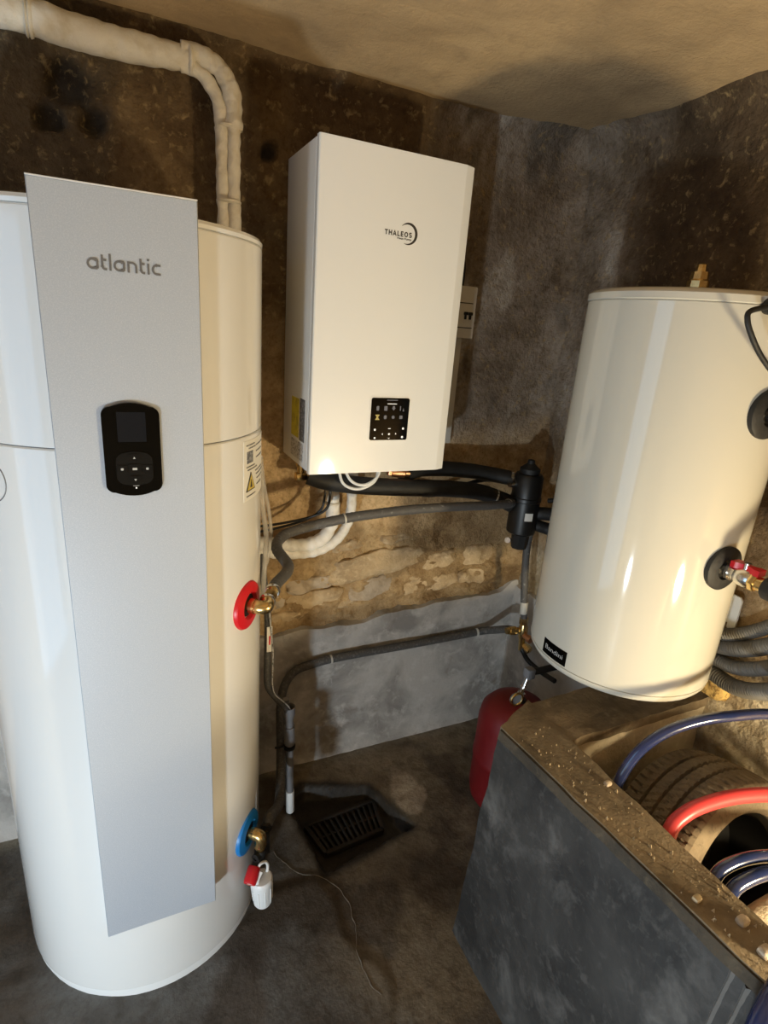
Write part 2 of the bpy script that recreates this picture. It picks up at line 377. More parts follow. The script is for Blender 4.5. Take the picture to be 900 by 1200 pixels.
pts = [(.365, 1.372, .002), (.40, 1.30, .003), (.43, 1.262, .004), (.48, 1.236, .004), (.525, 1.165, .004), (.53, 1.10, .004), (.523, 1.05, .004), (.50, .965, .004), (.503, .90, .004), (.52, .86, .002)]
mb = MB(); P = spline(pts, 7)
P = [V((p.x+.006*fn(p.x*30, p.y*30, 5), p.y, h_floor(p.x, p.y)+.001)) for p in P]
mb.tube(None, lambda a, l:   .0012*(1+.6*math.sin(a*150)*math.sin(a*47)), 6, path=P); mb.build('crack_edge', 'floor_edge', fl)
# cement plinths
def plinth(name, x0, x1, P, ztop):
    n = int((x1-x0)/.012); vs = []; fs = []; rows = 30
    for i in range(n+1):
        x = x0+(x1-x0)*i/n; zt = ztop(x)
        for j in range(rows+1):
            z = zt*j/rows; d = .004*fn(x*3, z*3, 80)+.002*fn(x*12, z*12, 81) + .05*math.exp(-z/.02)*.35
            if j == rows: d -= .006
            vs.append(P(x, z, .016+d))
        vs.append(P(x, zt+.006, -.03))
    k = rows+2
    for i in range(n):
        for j in range(k-1): fs.append((i*k+j, (i+1)*k+j, (i+1)*k+j+1, i*k+j+1))
    o = finish(name, vs, fs, 'cement', None, 50, True, (0, 0, 0)); o['kind'] = 'structure'
plinth('trim_1', -.5, XR, lambda x, z, d: V((x, YB-.004-d, z)), lambda x: .578+.035*sstep(.7, 1.2, x)+.014*fn(x*6, 0, 3)+.05*sstep(1.42, 1.5, x))
plinth('trim_2', 1.02, YB, lambda y, z, d: V((XR-.004-d, y, z)), lambda y: .64+.02*fn(y*6, 4, 3))

# stones laid bare in the back wall
def block(seed, w, h, d, cuts=2):
    bm = bmesh.new(); bmesh.ops.create_cube(bm, size=1); bmesh.ops.subdivide_edges(bm, edges=list(bm.edges), cuts=cuts, use_grid_fill=True)
    vs = []
    for v in bm.verts:
        p = v.co*2; q = V((p.x, p.y, p.z)); l = max(1e-6, (abs(q.x)**4+abs(q.y)**4+abs(q.z)**4)**.25); q = q/l
        k = 1+.2*noise.noise(q*1.3+V((seed*3.1, seed, 0)))
        vs.append(V((q.x*w/2*k, q.y*d/2, q.z*h/2*k)))
    bm.verts.index_update(); fs = [[v.index for v in f.verts] for f in bm.faces]; bm.free(); return vs, fs
STONES = [(.585, .752, .165, .050, 1), (.60, .690, .20, .062, 0), (.44, .70, .10, .06, 1), (.72, .655, .10, .035, 0), (.83, .700, .165, .085, 1), (1.0, .690, .14, .075, 0), (.84, .802, .36, .085, 2), (.925, .905, .13, .04, 2), (.72, .885, .10, .035, 2), (1.15, .69, .13, .06, 0), (1.28, .70, .11, .06, 0), (1.12, .79, .15, .06, 0), (1.30, .80, .13, .075, 0), (.50, .635, .12, .04, 0)]
for i, (x, z, ww, hh, t) in enumerate(STONES):
    vs, fs = block(i*1.7+.3, ww*1.08, hh*1.15, .05, 8); rz = Matrix.Rotation(-.10+.05*math.sin(i*2.1), 3, 'Y')
    cy = YB-h_back(x, z)+.014
    vs = [rz @ v + V((x, cy, z)) for v in vs]
    vs = [V((v.x+.007*fn(v.x*25, v.z*25, i+40), v.y-.016*fn(v.x*16, v.z*22, i)-.006*fn(v.x*60, v.z*60, i), v.z+.008*fn(v.x*25, v.z*25, i+70))) for v in vs]
    finish('stone', vs, fs, 'pale_stone' if t == 1 else 'stone', wb, 50)

# ------------------------------------------------------------------ tall water heater on the left
CX, CY, CR = .004, 1.391, .3085
wh = thing('water_heater', 'tall white cylindrical water heater with silver front panel, standing on the floor', 'water heater', (CX, CY, 0))
def radial(deg): a = math.radians(deg); return V((math.cos(a), math.sin(a), 0))
mb = MB(); mb.lathe((CX, CY, 0), (0, 0, 1), [(.028, CR-.02), (.03, CR-.006), (.036, CR-.001), (.05, CR), (1.404, CR), (1.4065, CR-.0025)], 96); mb.build('lower_casing', 'enamel', wh, 30)
mb = MB(); mb.lathe((CX, CY, 0), (0, 0, 1), [(1.4085, CR-.0025), (1.411, CR), (1.785, CR), (1.788, CR-.002)], 96); mb.build('upper_casing', 'enamel', wh, 30)
mb = MB(); mb.lathe((CX, CY, 0), (0, 0, 1), [(1.7885, CR-.004), (1.790, CR), (1.796, CR+.001), (1.802, CR-.003), (1.806, CR-.02), (1.81, .1)], 96); mb.build('top_cover', 'enamel', wh, 30)
mb = MB(); mb.lathe((CX, CY, 0), (0, 0, 1), [(1.402, CR-.006), (1.412, CR-.006)], 64); mb.build('casing_seam', 'letter_grey', wh)
mb = MB(); mb.lathe((CX, CY, 0), (0, 0, 1), [(.0, CR-.010), (.004, CR-.006), (.03, CR-.005)], 64); mb.build('base_ring', 'white_plastic', wh)
fp = MB().rbox(-.101, .1405, 1.071, 1.125, .262, 1.8225, .0015, 1).build('front_panel', 'silver', wh)
MB().rbox(-.1012, .1407, 1.0715, 1.115, 1.8218, 1.8245, .0006, 1).build('panel_edge', 'silver_edge', fp)
strokes('brand_lettering', [GA, GT, GL, GA, GN, GT, GI, GC], .22, (-.0290, 1.0707, 1.7025), (1, 0, 0), (0, 0, 1), .0158, .0165, .0033, 'letter_silver', fp)
# controller
cu = MB().prism((.019, 1.0715, 1.411), (1, 0, 0), (0, 0, 1), rrect(.0925, .152, .014, 6, .007), .007).build('controller', 'black_gloss', wh)
MB().prism((.0195, 1.0645, 1.4525), (1, 0, 0), (0, 0, 1), rrect(.046, .052, .001, 2), .0006).build('display_screen', 'screen', cu)
MB().prism((.0205, 1.0645, 1.3785), (1, 0, 0), (0, 0, 1), rrect(.060, .058, .016, 6, .002), .0022).build('key_pad', 'black_key', cu)
for dx, dz, ww, hh in ((0, .020, .019, .014), (0, -.020, .019, .014), (-.0205, 0, .016, .014), (.0205, 0, .016, .014), (0, 0, .0205, .0175)):
    MB().prism((.0205+dx, 1.0623, 1.3785+dz), (1, 0, 0), (0, 0, 1), rrect(ww, hh, .002, 2), .0016).build('button', 'black_key', cu)
    mw = .0042 if dx or dz else .0075
    MB().prism((.0205+dx, 1.0607, 1.3785+dz), (1, 0, 0), (0, 0, 1), ([(-mw/2, -.0016), (mw/2, -.0016), (0, .0022)] if dz >= 0 and dx == 0 and dz else ([(-mw/2, .0016), (0, -.0022), (mw/2, .0016)] if dz else rrect(mw, .004, .0008, 2))), .0003).build('button_mark', 'key_mark', cu)
MB().prism((.021, 1.0645, 1.3425), (1, 0, 0), (0, 0, 1), rrect(.0028, .0028, .0012, 3), .0004).build('status_light', 'icon_white', cu)
MB().prism((.021, 1.0645, 1.3465), (1, 0, 0), (0, 0, 1), rrect(.010, .0008, .0003, 2), .0004).build('status_mark', 'key_mark', cu)
# connection collars with brass elbows
def collar(z, m, name, nm):
    n = radial(-38.0); c = V((CX, CY, z))+n*CR
    MB().lathe(c, n, [(-.012, .060), (-.002, .060), (.004, .057), (.007, .046), (.0085, .034), (.004, .031), (.0, .029), (-.01, .028)], 40).build(name, m, wh)
    MB().lathe(c, n, [(-.01, .0275), (.0015, .0275)], 24).build('collar_recess', nm, wh); return c, n
cr, nr = collar(1.004, 'red_plastic', 'hot_collar', 'dark_steel')
cb, nb = collar(.308, 'blue_plastic', 'cold_collar', 'dark_steel')
def hexprof(mb, c, n, h, r): return mb.lathe(c, n, [(0, r), (h*.1, r*1.04), (h*.9, r*1.04), (h, r)], 6)
# elbow of the hot outlet: comes straight out, then turns back along the tank
E0 = cr+nr*.042; dr = (V((.327, 1.262, 1.012))-E0).normalized()
el = MB(); el.lathe(cr-nr*.004, nr, [(0, .0155), (.012, .0155), (.012, .0185), (.024, .0185), (.024, .016)], 20)
el.tube([cr+nr*.016, E0-nr*.010, E0+dr*.008+nr*.004, E0+dr*.03], .0165, 16, 6)
el = el.build('outlet_elbow', 'brass', wh)
MB().lathe(E0+dr*.026, dr, [(0, .018), (.004, .0195), (.009, .0195), (.012, .018)], 20).build('clamp_ring', 'chrome', el)
c2 = E0+dr*.04
hexprof(MB(), c2, dr, .022, .0165).lathe(c2+dr*.02, dr, [(0, .012), (.03, .012)], 16).build('union_nut', 'brass', el)
MB().lathe(c2+dr*.034, dr, [(0, .0175), (.004, .019), (.010, .019), (.014, .0175)], 20).build('crimp_sleeve', 'chrome', el)
HOT0 = c2+dr*.042
# elbow of the cold inlet, turned down
F0 = cb+nb*.033
el = MB(); el.lathe(cb-nb*.004, nb, [(0, .0135), (.014, .0135), (.014, .0165), (.022, .0165), (.022, .014)], 20)
el.tube([cb+nb*.016, F0-nb*.012, F0+V((0, 0, -.006))+nb*.004, F0+nb*.004+V((0, 0, -.034))], .0165, 16, 6)
el.lathe(F0+nb*.004+V((0, 0, -.034)), (0, 0, -1), [(0, .0145), (.008, .0145), (.008, .012), (.016, .012)], 18)
el.build('inlet_elbow', 'brass', wh)
# rating label
def cylang(x, y): return math.degrees(math.atan2(y-CY, x-CX))
lb = MB().patch(CX, CY, CR, -41, -14, 1.262, 1.396).build('rating_label', 'sticker', wh)
LR = CR+.001
def lab(name, a0, a1, z0, z1, m): MB().patch(CX, CY, LR, a0, a1, z0, z1, 4).build(name, m, lb)
lab('label_code', -38.5, -33, 1.346, 1.372, 'sticker_grey')
for k, (a0, a1, z) in enumerate(((-39, -31, 1.386), (-37, -30, 1.379), (-39, -31, 1.338), (-38, -28, 1.331), (-30, -19, 1.322), (-29, -17, 1.313), (-28, -18, 1.302), (-28, -20, 1.288), (-39, -30, 1.272), (-29, -18, 1.38), (-29, -20, 1.366), (-29, -19, 1.352))):
    lab('label_line', a0, a1, z-.0012, z+.0012, 'sticker_grey')
def tri(name, r, a0, am, a1, z0, z1, m):
    q = [(a0, z0), (a1, z0), (am, z1)]
    vs = [V((CX, CY, 0))+radial(a)*rr+V((0, 0, z)) for rr in (r, r-.003) for a, z in q]
    finish(name, vs, [(0, 1, 2), (5, 4, 3), (0, 3, 4, 1), (1, 4, 5, 2), (2, 5, 3, 0)], m, lb, smooth=False)
tri('warning_border', LR+.0014, -39.5, -35.2, -31, 1.283, 1.325, 'ink'); tri('warning_triangle', LR+.002, -38.6, -35.2, -31.9, 1.286, 1.319, 'amber'); tri('warning_sign', LR+.0026, -36.2, -35.4, -34.6, 1.291, 1.309, 'ink')
# round cover outline on the left flank
mb = MB(); P = []
for k in range(41):
    t = 2*math.pi*k/40; a = math.radians(-136.4)+.041*math.cos(t)/CR; P.append(V((CX+math.cos(a)*(CR+.0002), CY+math.sin(a)*(CR+.0002), 1.336+.041*math.sin(t))))
mb.tube(None, .0011, 6, path=P); mb.build('round_cover_outline', 'letter_grey', wh)

# safety group under the cold inlet
G0 = F0+nb*.004
sg = thing('safety_valve', 'brass safety valve with red knob and white drain cup on the cold inlet', 'valve', (G0.x, G0.y, G0.z-.2))
MB().lathe(G0+V((0, 0, -.048)), (0, 0, -1), [(0, .014), (.004, .017), (.018, .017), (.022, .013), (.05, .013)], 20).build('valve_body', 'dark_steel', sg)
kd = V((-.42, -.62, -.42)).normalized(); kc = G0+V((-.014, -.010, -.078))
MB().lathe(kc-kd*.005, kd, [(0, .011), (.02, .011)], 16).build('knob_stem', 'black', sg)
kn = MB().lathe(kc+kd*.012, kd, [(0, .0155), (.003, .0175), (.038, .0175), (.042, .0155), (.0425, .012), (.040, .0115)], 24).build('red_knob', 'red_plastic', sg)
MB().lathe(kc+kd*.0515, kd, [(0, .0075), (.0022, .0075), (.0022, .0055), (.0005, .005)], 20).build('knob_mark', 'dull_white', kn)
gd = V((-.75, -.55, .1)).normalized()
MB().lathe(G0+V((-.002, -.006, -.060)), gd, [(0, .010), (.014, .012), (.02, .012), (.021, .006), (.017, .005)], 16).build('side_plug', 'black', sg)
vd = V((.55, .83, .02)).normalized()
MB().lathe(G0+V((0, 0, -.036))+vd*.004, vd, [(0, .011), (.02, .011), (.02, .0145), (.036, .0145), (.036, .011), (.05, .011)], 8).build('side_branch', 'brass', sg)
hexprof(MB(), G0+V((0, 0, -.02))+vd*.036, vd, .018, .016).build('branch_nut', 'dark_steel', sg)
MB().rbox(G0.x+.016, G0.x+.03, G0.y+.012, G0.y+.024, G0.z-.09, G0.z-.02, .003).build('lever', 'dark_steel', sg)
S0 = G0+V((-.004, -.026, -.098))
cp = MB().lathe(S0, V((.05, -.03, -1)), [(.022, .012), (.023, .0275), (.028, .031), (.038, .031), (.044, .0295), (.108, .0255), (.115, .022), (.118, .014)], 28).build('drain_cup', 'white_plastic', sg)
for k in range(10):
    a = 2*math.pi*k/10; x, y, ax = frame((.05, -.03, -1)); d = x*math.cos(a)+y*math.sin(a)
    MB().tube([S0+ax*.05+d*.0295, S0+ax*.104+d*.0262], .0012, 6, 1).build('cup_rib', 'white_plastic', cp)
MB().tube([S0+V((.020, .012, -.028)), S0+V((.021, .01, .0)), S0+V((.014, .008, .018)), S0+V((.0, .002, .024)), S0+V((-.008, 0, .016))], .0042, 10).build('cup_bracket', 'white_plastic', sg)
MB().tube([S0+V((-.016, -.012, -.03)), S0+V((-.012, -.010, -.010)), S0+V((-.002, -.004, .006))], .0055, 10, squash=1.6).build('cup_arm', 'white_plastic', sg)

# ------------------------------------------------------------------ wall-hung heating unit
BX0, BX1, BY0, BY1, BZ0, BZ1 = .470, .912, 1.464, 1.735, 1.243, 2.071
hu = thing('heating_unit', 'white wall-hung rectangular heating unit with small black touch screen', 'boiler', ((BX0+BX1)/2, BY1, BZ0))
MB().rbox(BX0, BX1-.012, BY0+.022, BY1, BZ0+.004, BZ1-.003, .003).build('body', 'casing', hu)
# front cover with folded right-hand edge
prof = [(BX0+.001, BY0+.018), (BX0+.001, BY0+.003), (BX0+.004, BY0), (BX1-.034, BY0), (BX1-.030, BY0+.001), (BX1-.003, BY0+.012), (BX1, BY0+.016), (BX1, BY0+.075), (BX1-.01, BY0+.075), (BX1-.012, BY0+.018)]
fc = MB().prism((0, 0, BZ0), (1, 0, 0), (0, 1, 0), prof, BZ1-BZ0).build('front_cover', 'casing', hu, 25)
MB().rbox(BX0+.002, BX0+.006, BY0+.018, BY0+.024, BZ0+.004, BZ1-.004, .0005, 1).build('cover_seam', 'letter_grey', hu)
MB().prism((.7075, BY0, 1.399), (1, 0, 0), (0, 0, 1), rrect(.129, .130, .008), .0012).build('screen_bezel', 'white_plastic', fc)
ts = MB().prism((.7075, BY0-.0012, 1.399), (1, 0, 0), (0, 0, 1), rrect(.120, .121, .006), .0012).build('touch_screen', 'black_gloss', hu)
def icon(name, cx, cz, pts, m): MB().prism((cx, BY0-.0024, cz), (1, 0, 0), (0, 0, 1), pts, .0003).build(name, m, ts)
ix = [.668, .693, .718, .743]
def circ(r, n=10): return [(r*math.cos(2*math.pi*k/n), r*math.sin(2*math.pi*k/n)) for k in range(n)]
icon('screen_icon', ix[0], 1.430, rrect(.008, .013, .002, 2), 'icon_grey'); icon('screen_icon', ix[1], 1.430, rrect(.010, .013, .001, 2), 'icon_grey')
icon('screen_icon', ix[2], 1.430, [(-.006, .002), (0, -.006), (.006, .002), (.003, .002), (.003, .007), (-.003, .007), (-.003, .002)], 'icon_grey')
icon('screen_icon', ix[3], 1.430, [(-.005, -.006), (-.002, -.006), (-.002, .007), (-.005, .007)], 'icon_grey'); icon('screen_icon', ix[3]+.006, 1.427, [(-.002, -.005), (.003, -.005), (.0, .005)], 'icon_grey')
icon('screen_icon', ix[0], 1.405, [(-.007, -.008), (.007, -.008), (.002, 0), (.007, .007), (-.007, .007), (-.002, 0)], 'icon_yellow')
icon('screen_icon', ix[1], 1.405, rrect(.009, .011, .003, 2), 'icon_grey'); icon('screen_icon', ix[2], 1.405, circ(.005), 'icon_grey'); icon('screen_icon', ix[3], 1.405, rrect(.010, .010, .002, 2), 'icon_grey')
for x, z, r in ((.663, 1.369, .0032), (.753, 1.372, .0034), (.709, 1.356, .003), (.664, 1.345, .0028), (.752, 1.347, .0034)): icon('touch_key', x, z, circ(r), 'icon_white')
icon('touch_key', .709, 1.372, rrect(.008, .0018, .0006, 2), 'icon_white'); icon('touch_key', .709, 1.344, [(-.004, .0015), (0, -.002), (.004, .0015), (0, .0002)], 'icon_white')
icon('touch_key', .687, 1.356, [(.0018, -.003), (.0018, .003), (-.0018, 0)], 'icon_white'); icon('touch_key', .731, 1.357, [(-.0018, -.003), (.0018, 0), (-.0018, .003)], 'icon_white')
icon('screen_header', .712, 1.4535, rrect(.034, .0022, .0006, 2), 'icon_grey'); icon('screen_header', .712, 1.4430, rrect(.030, .0018, .0006, 2), 'icon_white')
strokes('brand_lettering', [CT, CH, CA, CL, CE, CO, CS], .30, (.653, BY0-.0002, 1.8770), (1, 0, 0), (0, 0, 1), .0108, .0120, .0026, 'ink', fc)
text('brand_tagline', 'Heat Pump', (.690, BY0-.0002, 1.8685), (1, 0, 0), (0, 0, 1), .0062, .041, 'ink', fc, .0006, .02)
cp_ = []
for k in range(31): a = math.radians(-118+262*k/30); cp_.append((.0265*math.cos(a), .0265*math.sin(a)))
for k in range(1, 30): a = math.radians(144-262*k/30); q_ = .0265-.0072*math.sin(math.pi*k/30)**.8; cp_.append((q_*math.cos(a), q_*math.sin(a)))
mb = MB(); vs = []; n_ = len(cp_)
MB().prism((.722, BY0, 1.8855), (1, 0, 0), (0, 0, 1), cp_, .0006).build('brand_crescent', 'ink', fc, smooth=False)
def side(name, y0, y1, z0, z1, m): MB().rbox(BX0-.0009, BX0+.002, y0, y1, z0, z1, .0002, 1).build(name, m, hu)
side('yellow_sticker', 1.568, 1.642, 1.325, 1.438, 'sticker_yellow'); side('rating_sticker', 1.512, 1.560, 1.322, 1.442, 'sticker_grey')
side('warning_sticker', 1.520, 1.642, 1.264, 1.316, 'sticker_pale')
def stub(name, x, y, m, z1=1.19, r=.012):
    mb = MB(); mb.lathe((x, y, BZ0+.008), (0, 0, -1), [(0, r), (.012, r), (.012, r*1.35), (.032, r*1.35), (.032, r*.95), (BZ0+.008-z1, r*.95)], 12); return mb.build(name, m, hu)
stub('brass_stub', .510, 1.665, 'brass', 1.185); stub('brass_stub', .535, 1.63, 'brass', 1.175); stub('copper_stub', .80, 1.62, 'copper', 1.19); stub('copper_stub', .86, 1.65, 'copper', 1.19)
MB().rbox(.492, .528, 1.65, 1.68, 1.172, 1.195, .004).build('brass_fitting', 'brass', hu)
MB().lathe((.80, 1.622, 1.196), (1, -.1, -.05), [(0, .012), (.02, .016), (.05, .016), (.055, .011), (.075, .011)], 16).build('copper_elbow', 'copper', hu)

# breaker box and cable duct behind the unit
bb = thing('breaker_box', 'small white breaker box with two black switches on the back wall', 'breaker box', (1.035, YB, 1.632))
MB().rbox(.975, 1.094, 1.672, YB-.012, 1.633, 1.795, .004).build('box', 'dull_white', bb)
MB().rbox(.985, 1.084, 1.6675, 1.675, 1.668, 1.752, .002).build('window_frame', 'dull_white', bb)
for x in (1.034, 1.052, 1.070):
    if x > 1.05: sw = MB().rbox(x-.0065, x+.0065, 1.658, 1.668, 1.706, 1.716, .002); sw.rbox(x-.003, x+.003, 1.661, 1.668, 1.693, 1.708, .001); sw.build('switch', 'black', bb)
MB().rbox(.99, 1.078, 1.6665, 1.672, 1.7415, 1.7445, .0005, 1).build('upper_slot', 'ink', bb); MB().rbox(.985, 1.086, 1.6705, 1.673, 1.6655, 1.668, .0005, 1).build('lower_slot', 'ink', bb)
tag(MB().rbox(1.035, 1.078, 1.712, YB-.008, 1.27, 1.633, .003).build('cable_duct', 'dull_white'), 'white vertical cable duct below the breaker box', 'cable duct')
tag(MB().tube([(1.055, 1.715, 1.79), (1.056, 1.714, 1.83), (1.052, 1.716, 1.87), (1.02, 1.72, 1.90), (.95, 1.72, 1.91)], .007, 10).build('black_cable', 'black'), 'black cable leaving the top of the breaker box', 'cable')

# ------------------------------------------------------------------ pipes under the unit
def pipe(name, pts, r, m, label, cat='pipe', res=8, n=14, **k):
    return tag(MB().tube(pts, r, n, res, **k).build(name, m), label, cat)
rig = lambda a, b: (lambda s, l: a+b*math.sin(s*420))
ib = thing('insulated_pipe', 'thick black foam-insulated pipe under the heating unit, lower of the two', 'pipe', (.9, 1.6, 1.1))
MB().tube([(.525, 1.63, 1.195), (.58, 1.615, 1.178), (.70, 1.605, 1.160), (.868, 1.60, 1.146), (1.02, 1.60, 1.135), (1.145, 1.595, 1.118), (1.23, 1.575, 1.092), (1.27, 1.558, 1.075)], .029, 18).build('insulation', 'foam_black', ib)
MB().lathe((1.205, 1.583, 1.100), (.85, -.25, -.3), [(0, .030), (.006, .030)], 20).build('cable_tie', 'dull_white', ib)
ib = thing('insulated_pipe', 'thick black foam-insulated pipe under the heating unit, upper of the two', 'pipe', (1.0, 1.65, 1.15))
MB().tube([(.862, 1.625, 1.190), (.93, 1.645, 1.197), (1.03, 1.655, 1.192), (1.134, 1.65, 1.182), (1.22, 1.63, 1.170), (1.277, 1.60, 1.163)], .027, 18).build('insulation', 'foam_black', ib)
MB().lathe((1.268, 1.605, 1.164), (.85, -.4, -.1), [(0, .02), (.004, .024), (.02, .024), (.022, .018)], 18).build('pipe_end_nut', 'chrome', ib)
pipe('thin_cable', [(.83, 1.70, 1.22), (.90, 1.695, 1.13), (.96, 1.68, 1.095), (1.04, 1.685, 1.09), (1.12, 1.69, 1.11), (1.22, 1.695, 1.13), (1.30, 1.69, 1.13)], .008, 'black', 'thin black cable sagging between the two foam-insulated pipes', 'cable')
# hot hose from the tank to the filter
P = spline([HOT0, HOT0+dr*.03, (.385, 1.345, 1.022), (.374, 1.425, 1.045), (.40, 1.475, 1.058), (.455, 1.50, 1.068), (.59, 1.50, 1.090), (.70, 1.50, 1.099), (.821, 1.50, 1.104), (1.0, 1.50, 1.103), (1.12, 1.505, 1.097), (1.215, 1.52, 1.092), (1.255, 1.538, 1.088)], 16)
hh = thing('braided_hose', 'grey flexible hose curving from the red collar to the black filter', 'hose', tuple(HOT0))
MB().tube(None, lambda s, l: .0152+.0006*math.sin(s*520), 16, path=P).build('hose_body', 'scuffed_hose', hh)
MB().lathe((.597, 1.50, 1.091), (1, 0, .12), [(0, .0165), (.005, .0165)], 18).build('cable_tie', 'dull_white', hh)
MB().lathe((1.225, 1.525, 1.0915), (.9, .4, -.1), [(0, .0168), (.005, .0168)], 18).build('cable_tie', 'dull_white', hh)
# white taped pipes
crinkle = lambda a, b: (lambda s, l: a*(1+b*noise.noise(V((s*55, 3.3, 0)))+.05*math.sin(s*190)))
tp = thing('taped_pipe', 'thick white taped pipe dropping below the unit and bending left behind the heater', 'pipe', (.6, 1.66, .95))
MB().tube([(.618, 1.662, 1.19), (.618, 1.662, 1.13), (.622, 1.66, 1.058), (.615, 1.66, 1.005), (.585, 1.66, .965), (.53, 1.66, .950), (.46, 1.662, .955), (.39, 1.665, .966), (.30, 1.668, .97), (.15, 1.70, .97)], crinkle(.0215, .12), 16, 14).build('tape_wrap', 'white_tape_lit', tp)
MB().lathe((.618, 1.662, 1.150), (0, 0, -1), [(0, .022), (.004, .026), (.012, .026), (.016, .022)], 18).build('collar', 'white_tape', tp)
MB().lathe((.62, 1.661, 1.094), (0, 0, -1), [(0, .021), (.003, .0245), (.007, .0245), (.01, .021)], 18).build('tape_ring', 'white_tape', tp)
pipe('taped_pipe', [(.691, 1.672, 1.19), (.691, 1.672, 1.113), (.690, 1.67, 1.053), (.675, 1.668, 1.00), (.64, 1.665, .955), (.585, 1.662, .925), (.52, 1.662, .918), (.45, 1.664, .925), (.38, 1.668, .935), (.25, 1.69, .94)], crinkle(.0165, .10), 'white_tape_lit', 'thinner white taped pipe just right of the thick one below the unit', n=14, res=12)
pipe('white_wire', [(.60, 1.575, 1.235), (.612, 1.555, 1.185), (.66, 1.545, 1.168), (.715, 1.55, 1.19), (.735, 1.57, 1.235)], .0045, 'white_plastic', 'white wire looping out from under the unit, front strand', 'wire')
pipe('white_wire', [(.615, 1.575, 1.24), (.635, 1.553, 1.195), (.675, 1.545, 1.18), (.72, 1.55, 1.20), (.745, 1.57, 1.24)], .0045, 'white_plastic', 'white wire looping out from under the unit, rear strand', 'wire')
pipe('black_wire', [(.60, 1.62, 1.24), (.592, 1.61, 1.16), (.585, 1.615, 1.09), (.545, 1.64, 1.055), (.48, 1.66, 1.035), (.40, 1.68, 1.02), (.28, 1.70, 1.01)], .0042, 'black', 'black wire dropping beside the taped pipe and running left, upper', 'wire')
pipe('black_wire', [(.585, 1.63, 1.24), (.58, 1.625, 1.15), (.57, 1.63, 1.08), (.52, 1.66, 1.035), (.44, 1.69, 1.005), (.36, 1.70, .99), (.25, 1.71, .985)], .0042, 'black', 'black wire dropping beside the taped pipe and running left, lower', 'wire')
pipe('brown_cable', [(.30, 1.70, .905), (.37, 1.695, .900), (.43, 1.69, .915), (.50, 1.69, .93)], .005, 'ink', 'dark cable below the white taped pipes beside the heater', 'cable')

# magnetic filter
mf = thing('magnetic_filter', 'black cylindrical magnetic filter with small white label, left of the wall tank', 'filter', (1.322, 1.55, .92))
FX, FY = 1.322, 1.55
MB().lathe((FX, FY, .965), (0, 0, 1), [(0, .044), (.006, .052), (.012, .053), (.125, .053), (.128, .056), (.14, .056), (.143, .053), (.215, .052), (.226, .045)], 36).build('filter_body', 'black', mf)
MB().lathe((FX, FY, 1.188), (0, 0, 1), [(0, .036), (.022, .036), (.026, .03), (.04, .014), (.052, .012), (.054, .006)], 24).build('filter_cap', 'foam_black', mf)
MB().lathe((FX+.003, FY, .905), (0, 0, 1), [(0, .028), (.012, .030), (.045, .032), (.062, .036)], 8).build('drain_base', 'foam_black', mf)
MB().patch(FX, FY, .0532, -122, -90, 1.027, 1.056, 6).build('white_label', 'sticker', mf)
MB().patch(FX, FY, .0532, -112, -86, 1.096, 1.099, 5).build('printed_line', 'key_mark', mf)
MB().lathe((FX-.05, FY-.01, .945), (-.8, -.5, .2), [(0, .007), (.02, .007), (.02, .011), (.028, .011)], 12).build('drain_tap', 'chrome', mf)
MB().lathe((FX-.045, FY+.01, 1.155), (-.9, .1, .1), [(0, .014), (.016, .014), (.016, .018), (.026, .018)], 12).build('inlet_nut', 'chrome', mf)
MB().tube([(FX+.03, FY-.01, 1.04), (1.385, 1.50, 1.05), (1.41, 1.42, 1.06), (1.415, 1.30, 1.06)], .024, 14).build('side_pipe', 'foam_black', mf)
MB().lathe((1.40, 1.455, 1.055), (.2, -1, .05), [(0, .027), (.004, .032), (.022, .032), (.026, .027)], 6).build('side_nut', 'dark_steel', mf)
MB().lathe((1.385, 1.50, 1.10), (.4, -.9, .3), [(0, .009), (.03, .009), (.03, .014), (.04, .012)], 12).build('air_vent', 'dark_steel', mf)
MB().tube([(FX+.02, FY, 1.01), (1.375, 1.52, .998), (1.405, 1.50, .99), (1.43, 1.45, .985)], .022, 14).build('lower_branch', 'foam_black', mf)
# vertical hose and the brass valve below
vh = thing('drop_hose', 'grey braided hose hanging vertically below the black filter', 'hose', (1.39, 1.54, .56))
MB().tube([(1.366, 1.545, .97), (1.362, 1.545, .93), (1.364, 1.545, .86), (1.378, 1.542, .74), (1.392, 1.538, .64), (1.397, 1.536, .60)], lambda s, l: .0135+.0008*math.sin(s*600), 14, 20).build('hose_body', 'scuffed_hose', vh)
MB().lathe((1.388, 1.539, .675), (.07, -.02, -1), [(0, .0148), (.05, .0148)], 16).build('white_sleeve', 'dull_white', vh)
bv = thing('brass_valve', 'brass valve cluster in the corner below the drop hose', 'valve', (1.40, 1.53, .46))
hexprof(MB(), (1.398, 1.536, .605), (.05, 0, -1), .028, .017).build('upper_nut', 'brass', bv)
MB().lathe((1.40, 1.535, .58), (.05, -.02, -1), [(0, .014), (.02, .019), (.055, .019), (.07, .014), (.12, .012)], 14).build('body', 'brass', bv)
MB().lathe((1.395, 1.545, .545), (-1, .2, 0), [(0, .013), (.02, .013), (.02, .018), (.045, .018), (.045, .014), (.06, .014)], 8).build('left_branch', 'brass', bv)
MB().lathe((1.40, 1.53, .535), (.1, -1, -.1), [(0, .012), (.03, .012), (.03, .016), (.045, .014)], 12).build('front_cap', 'copper', bv)
MB().lathe((1.405, 1.52, .49), (.2, -.9, -.3), [(0, .012), (.02, .016), (.032, .016), (.036, .01)], 6).build('lower_nut', 'brass', bv)
MB().tube([(1.405, 1.53, .47), (1.42, 1.50, .43), (1.44, 1.44, .41), (1.44, 1.36, .42)], .010, 10).build('outlet_pipe', 'dark_steel', bv)
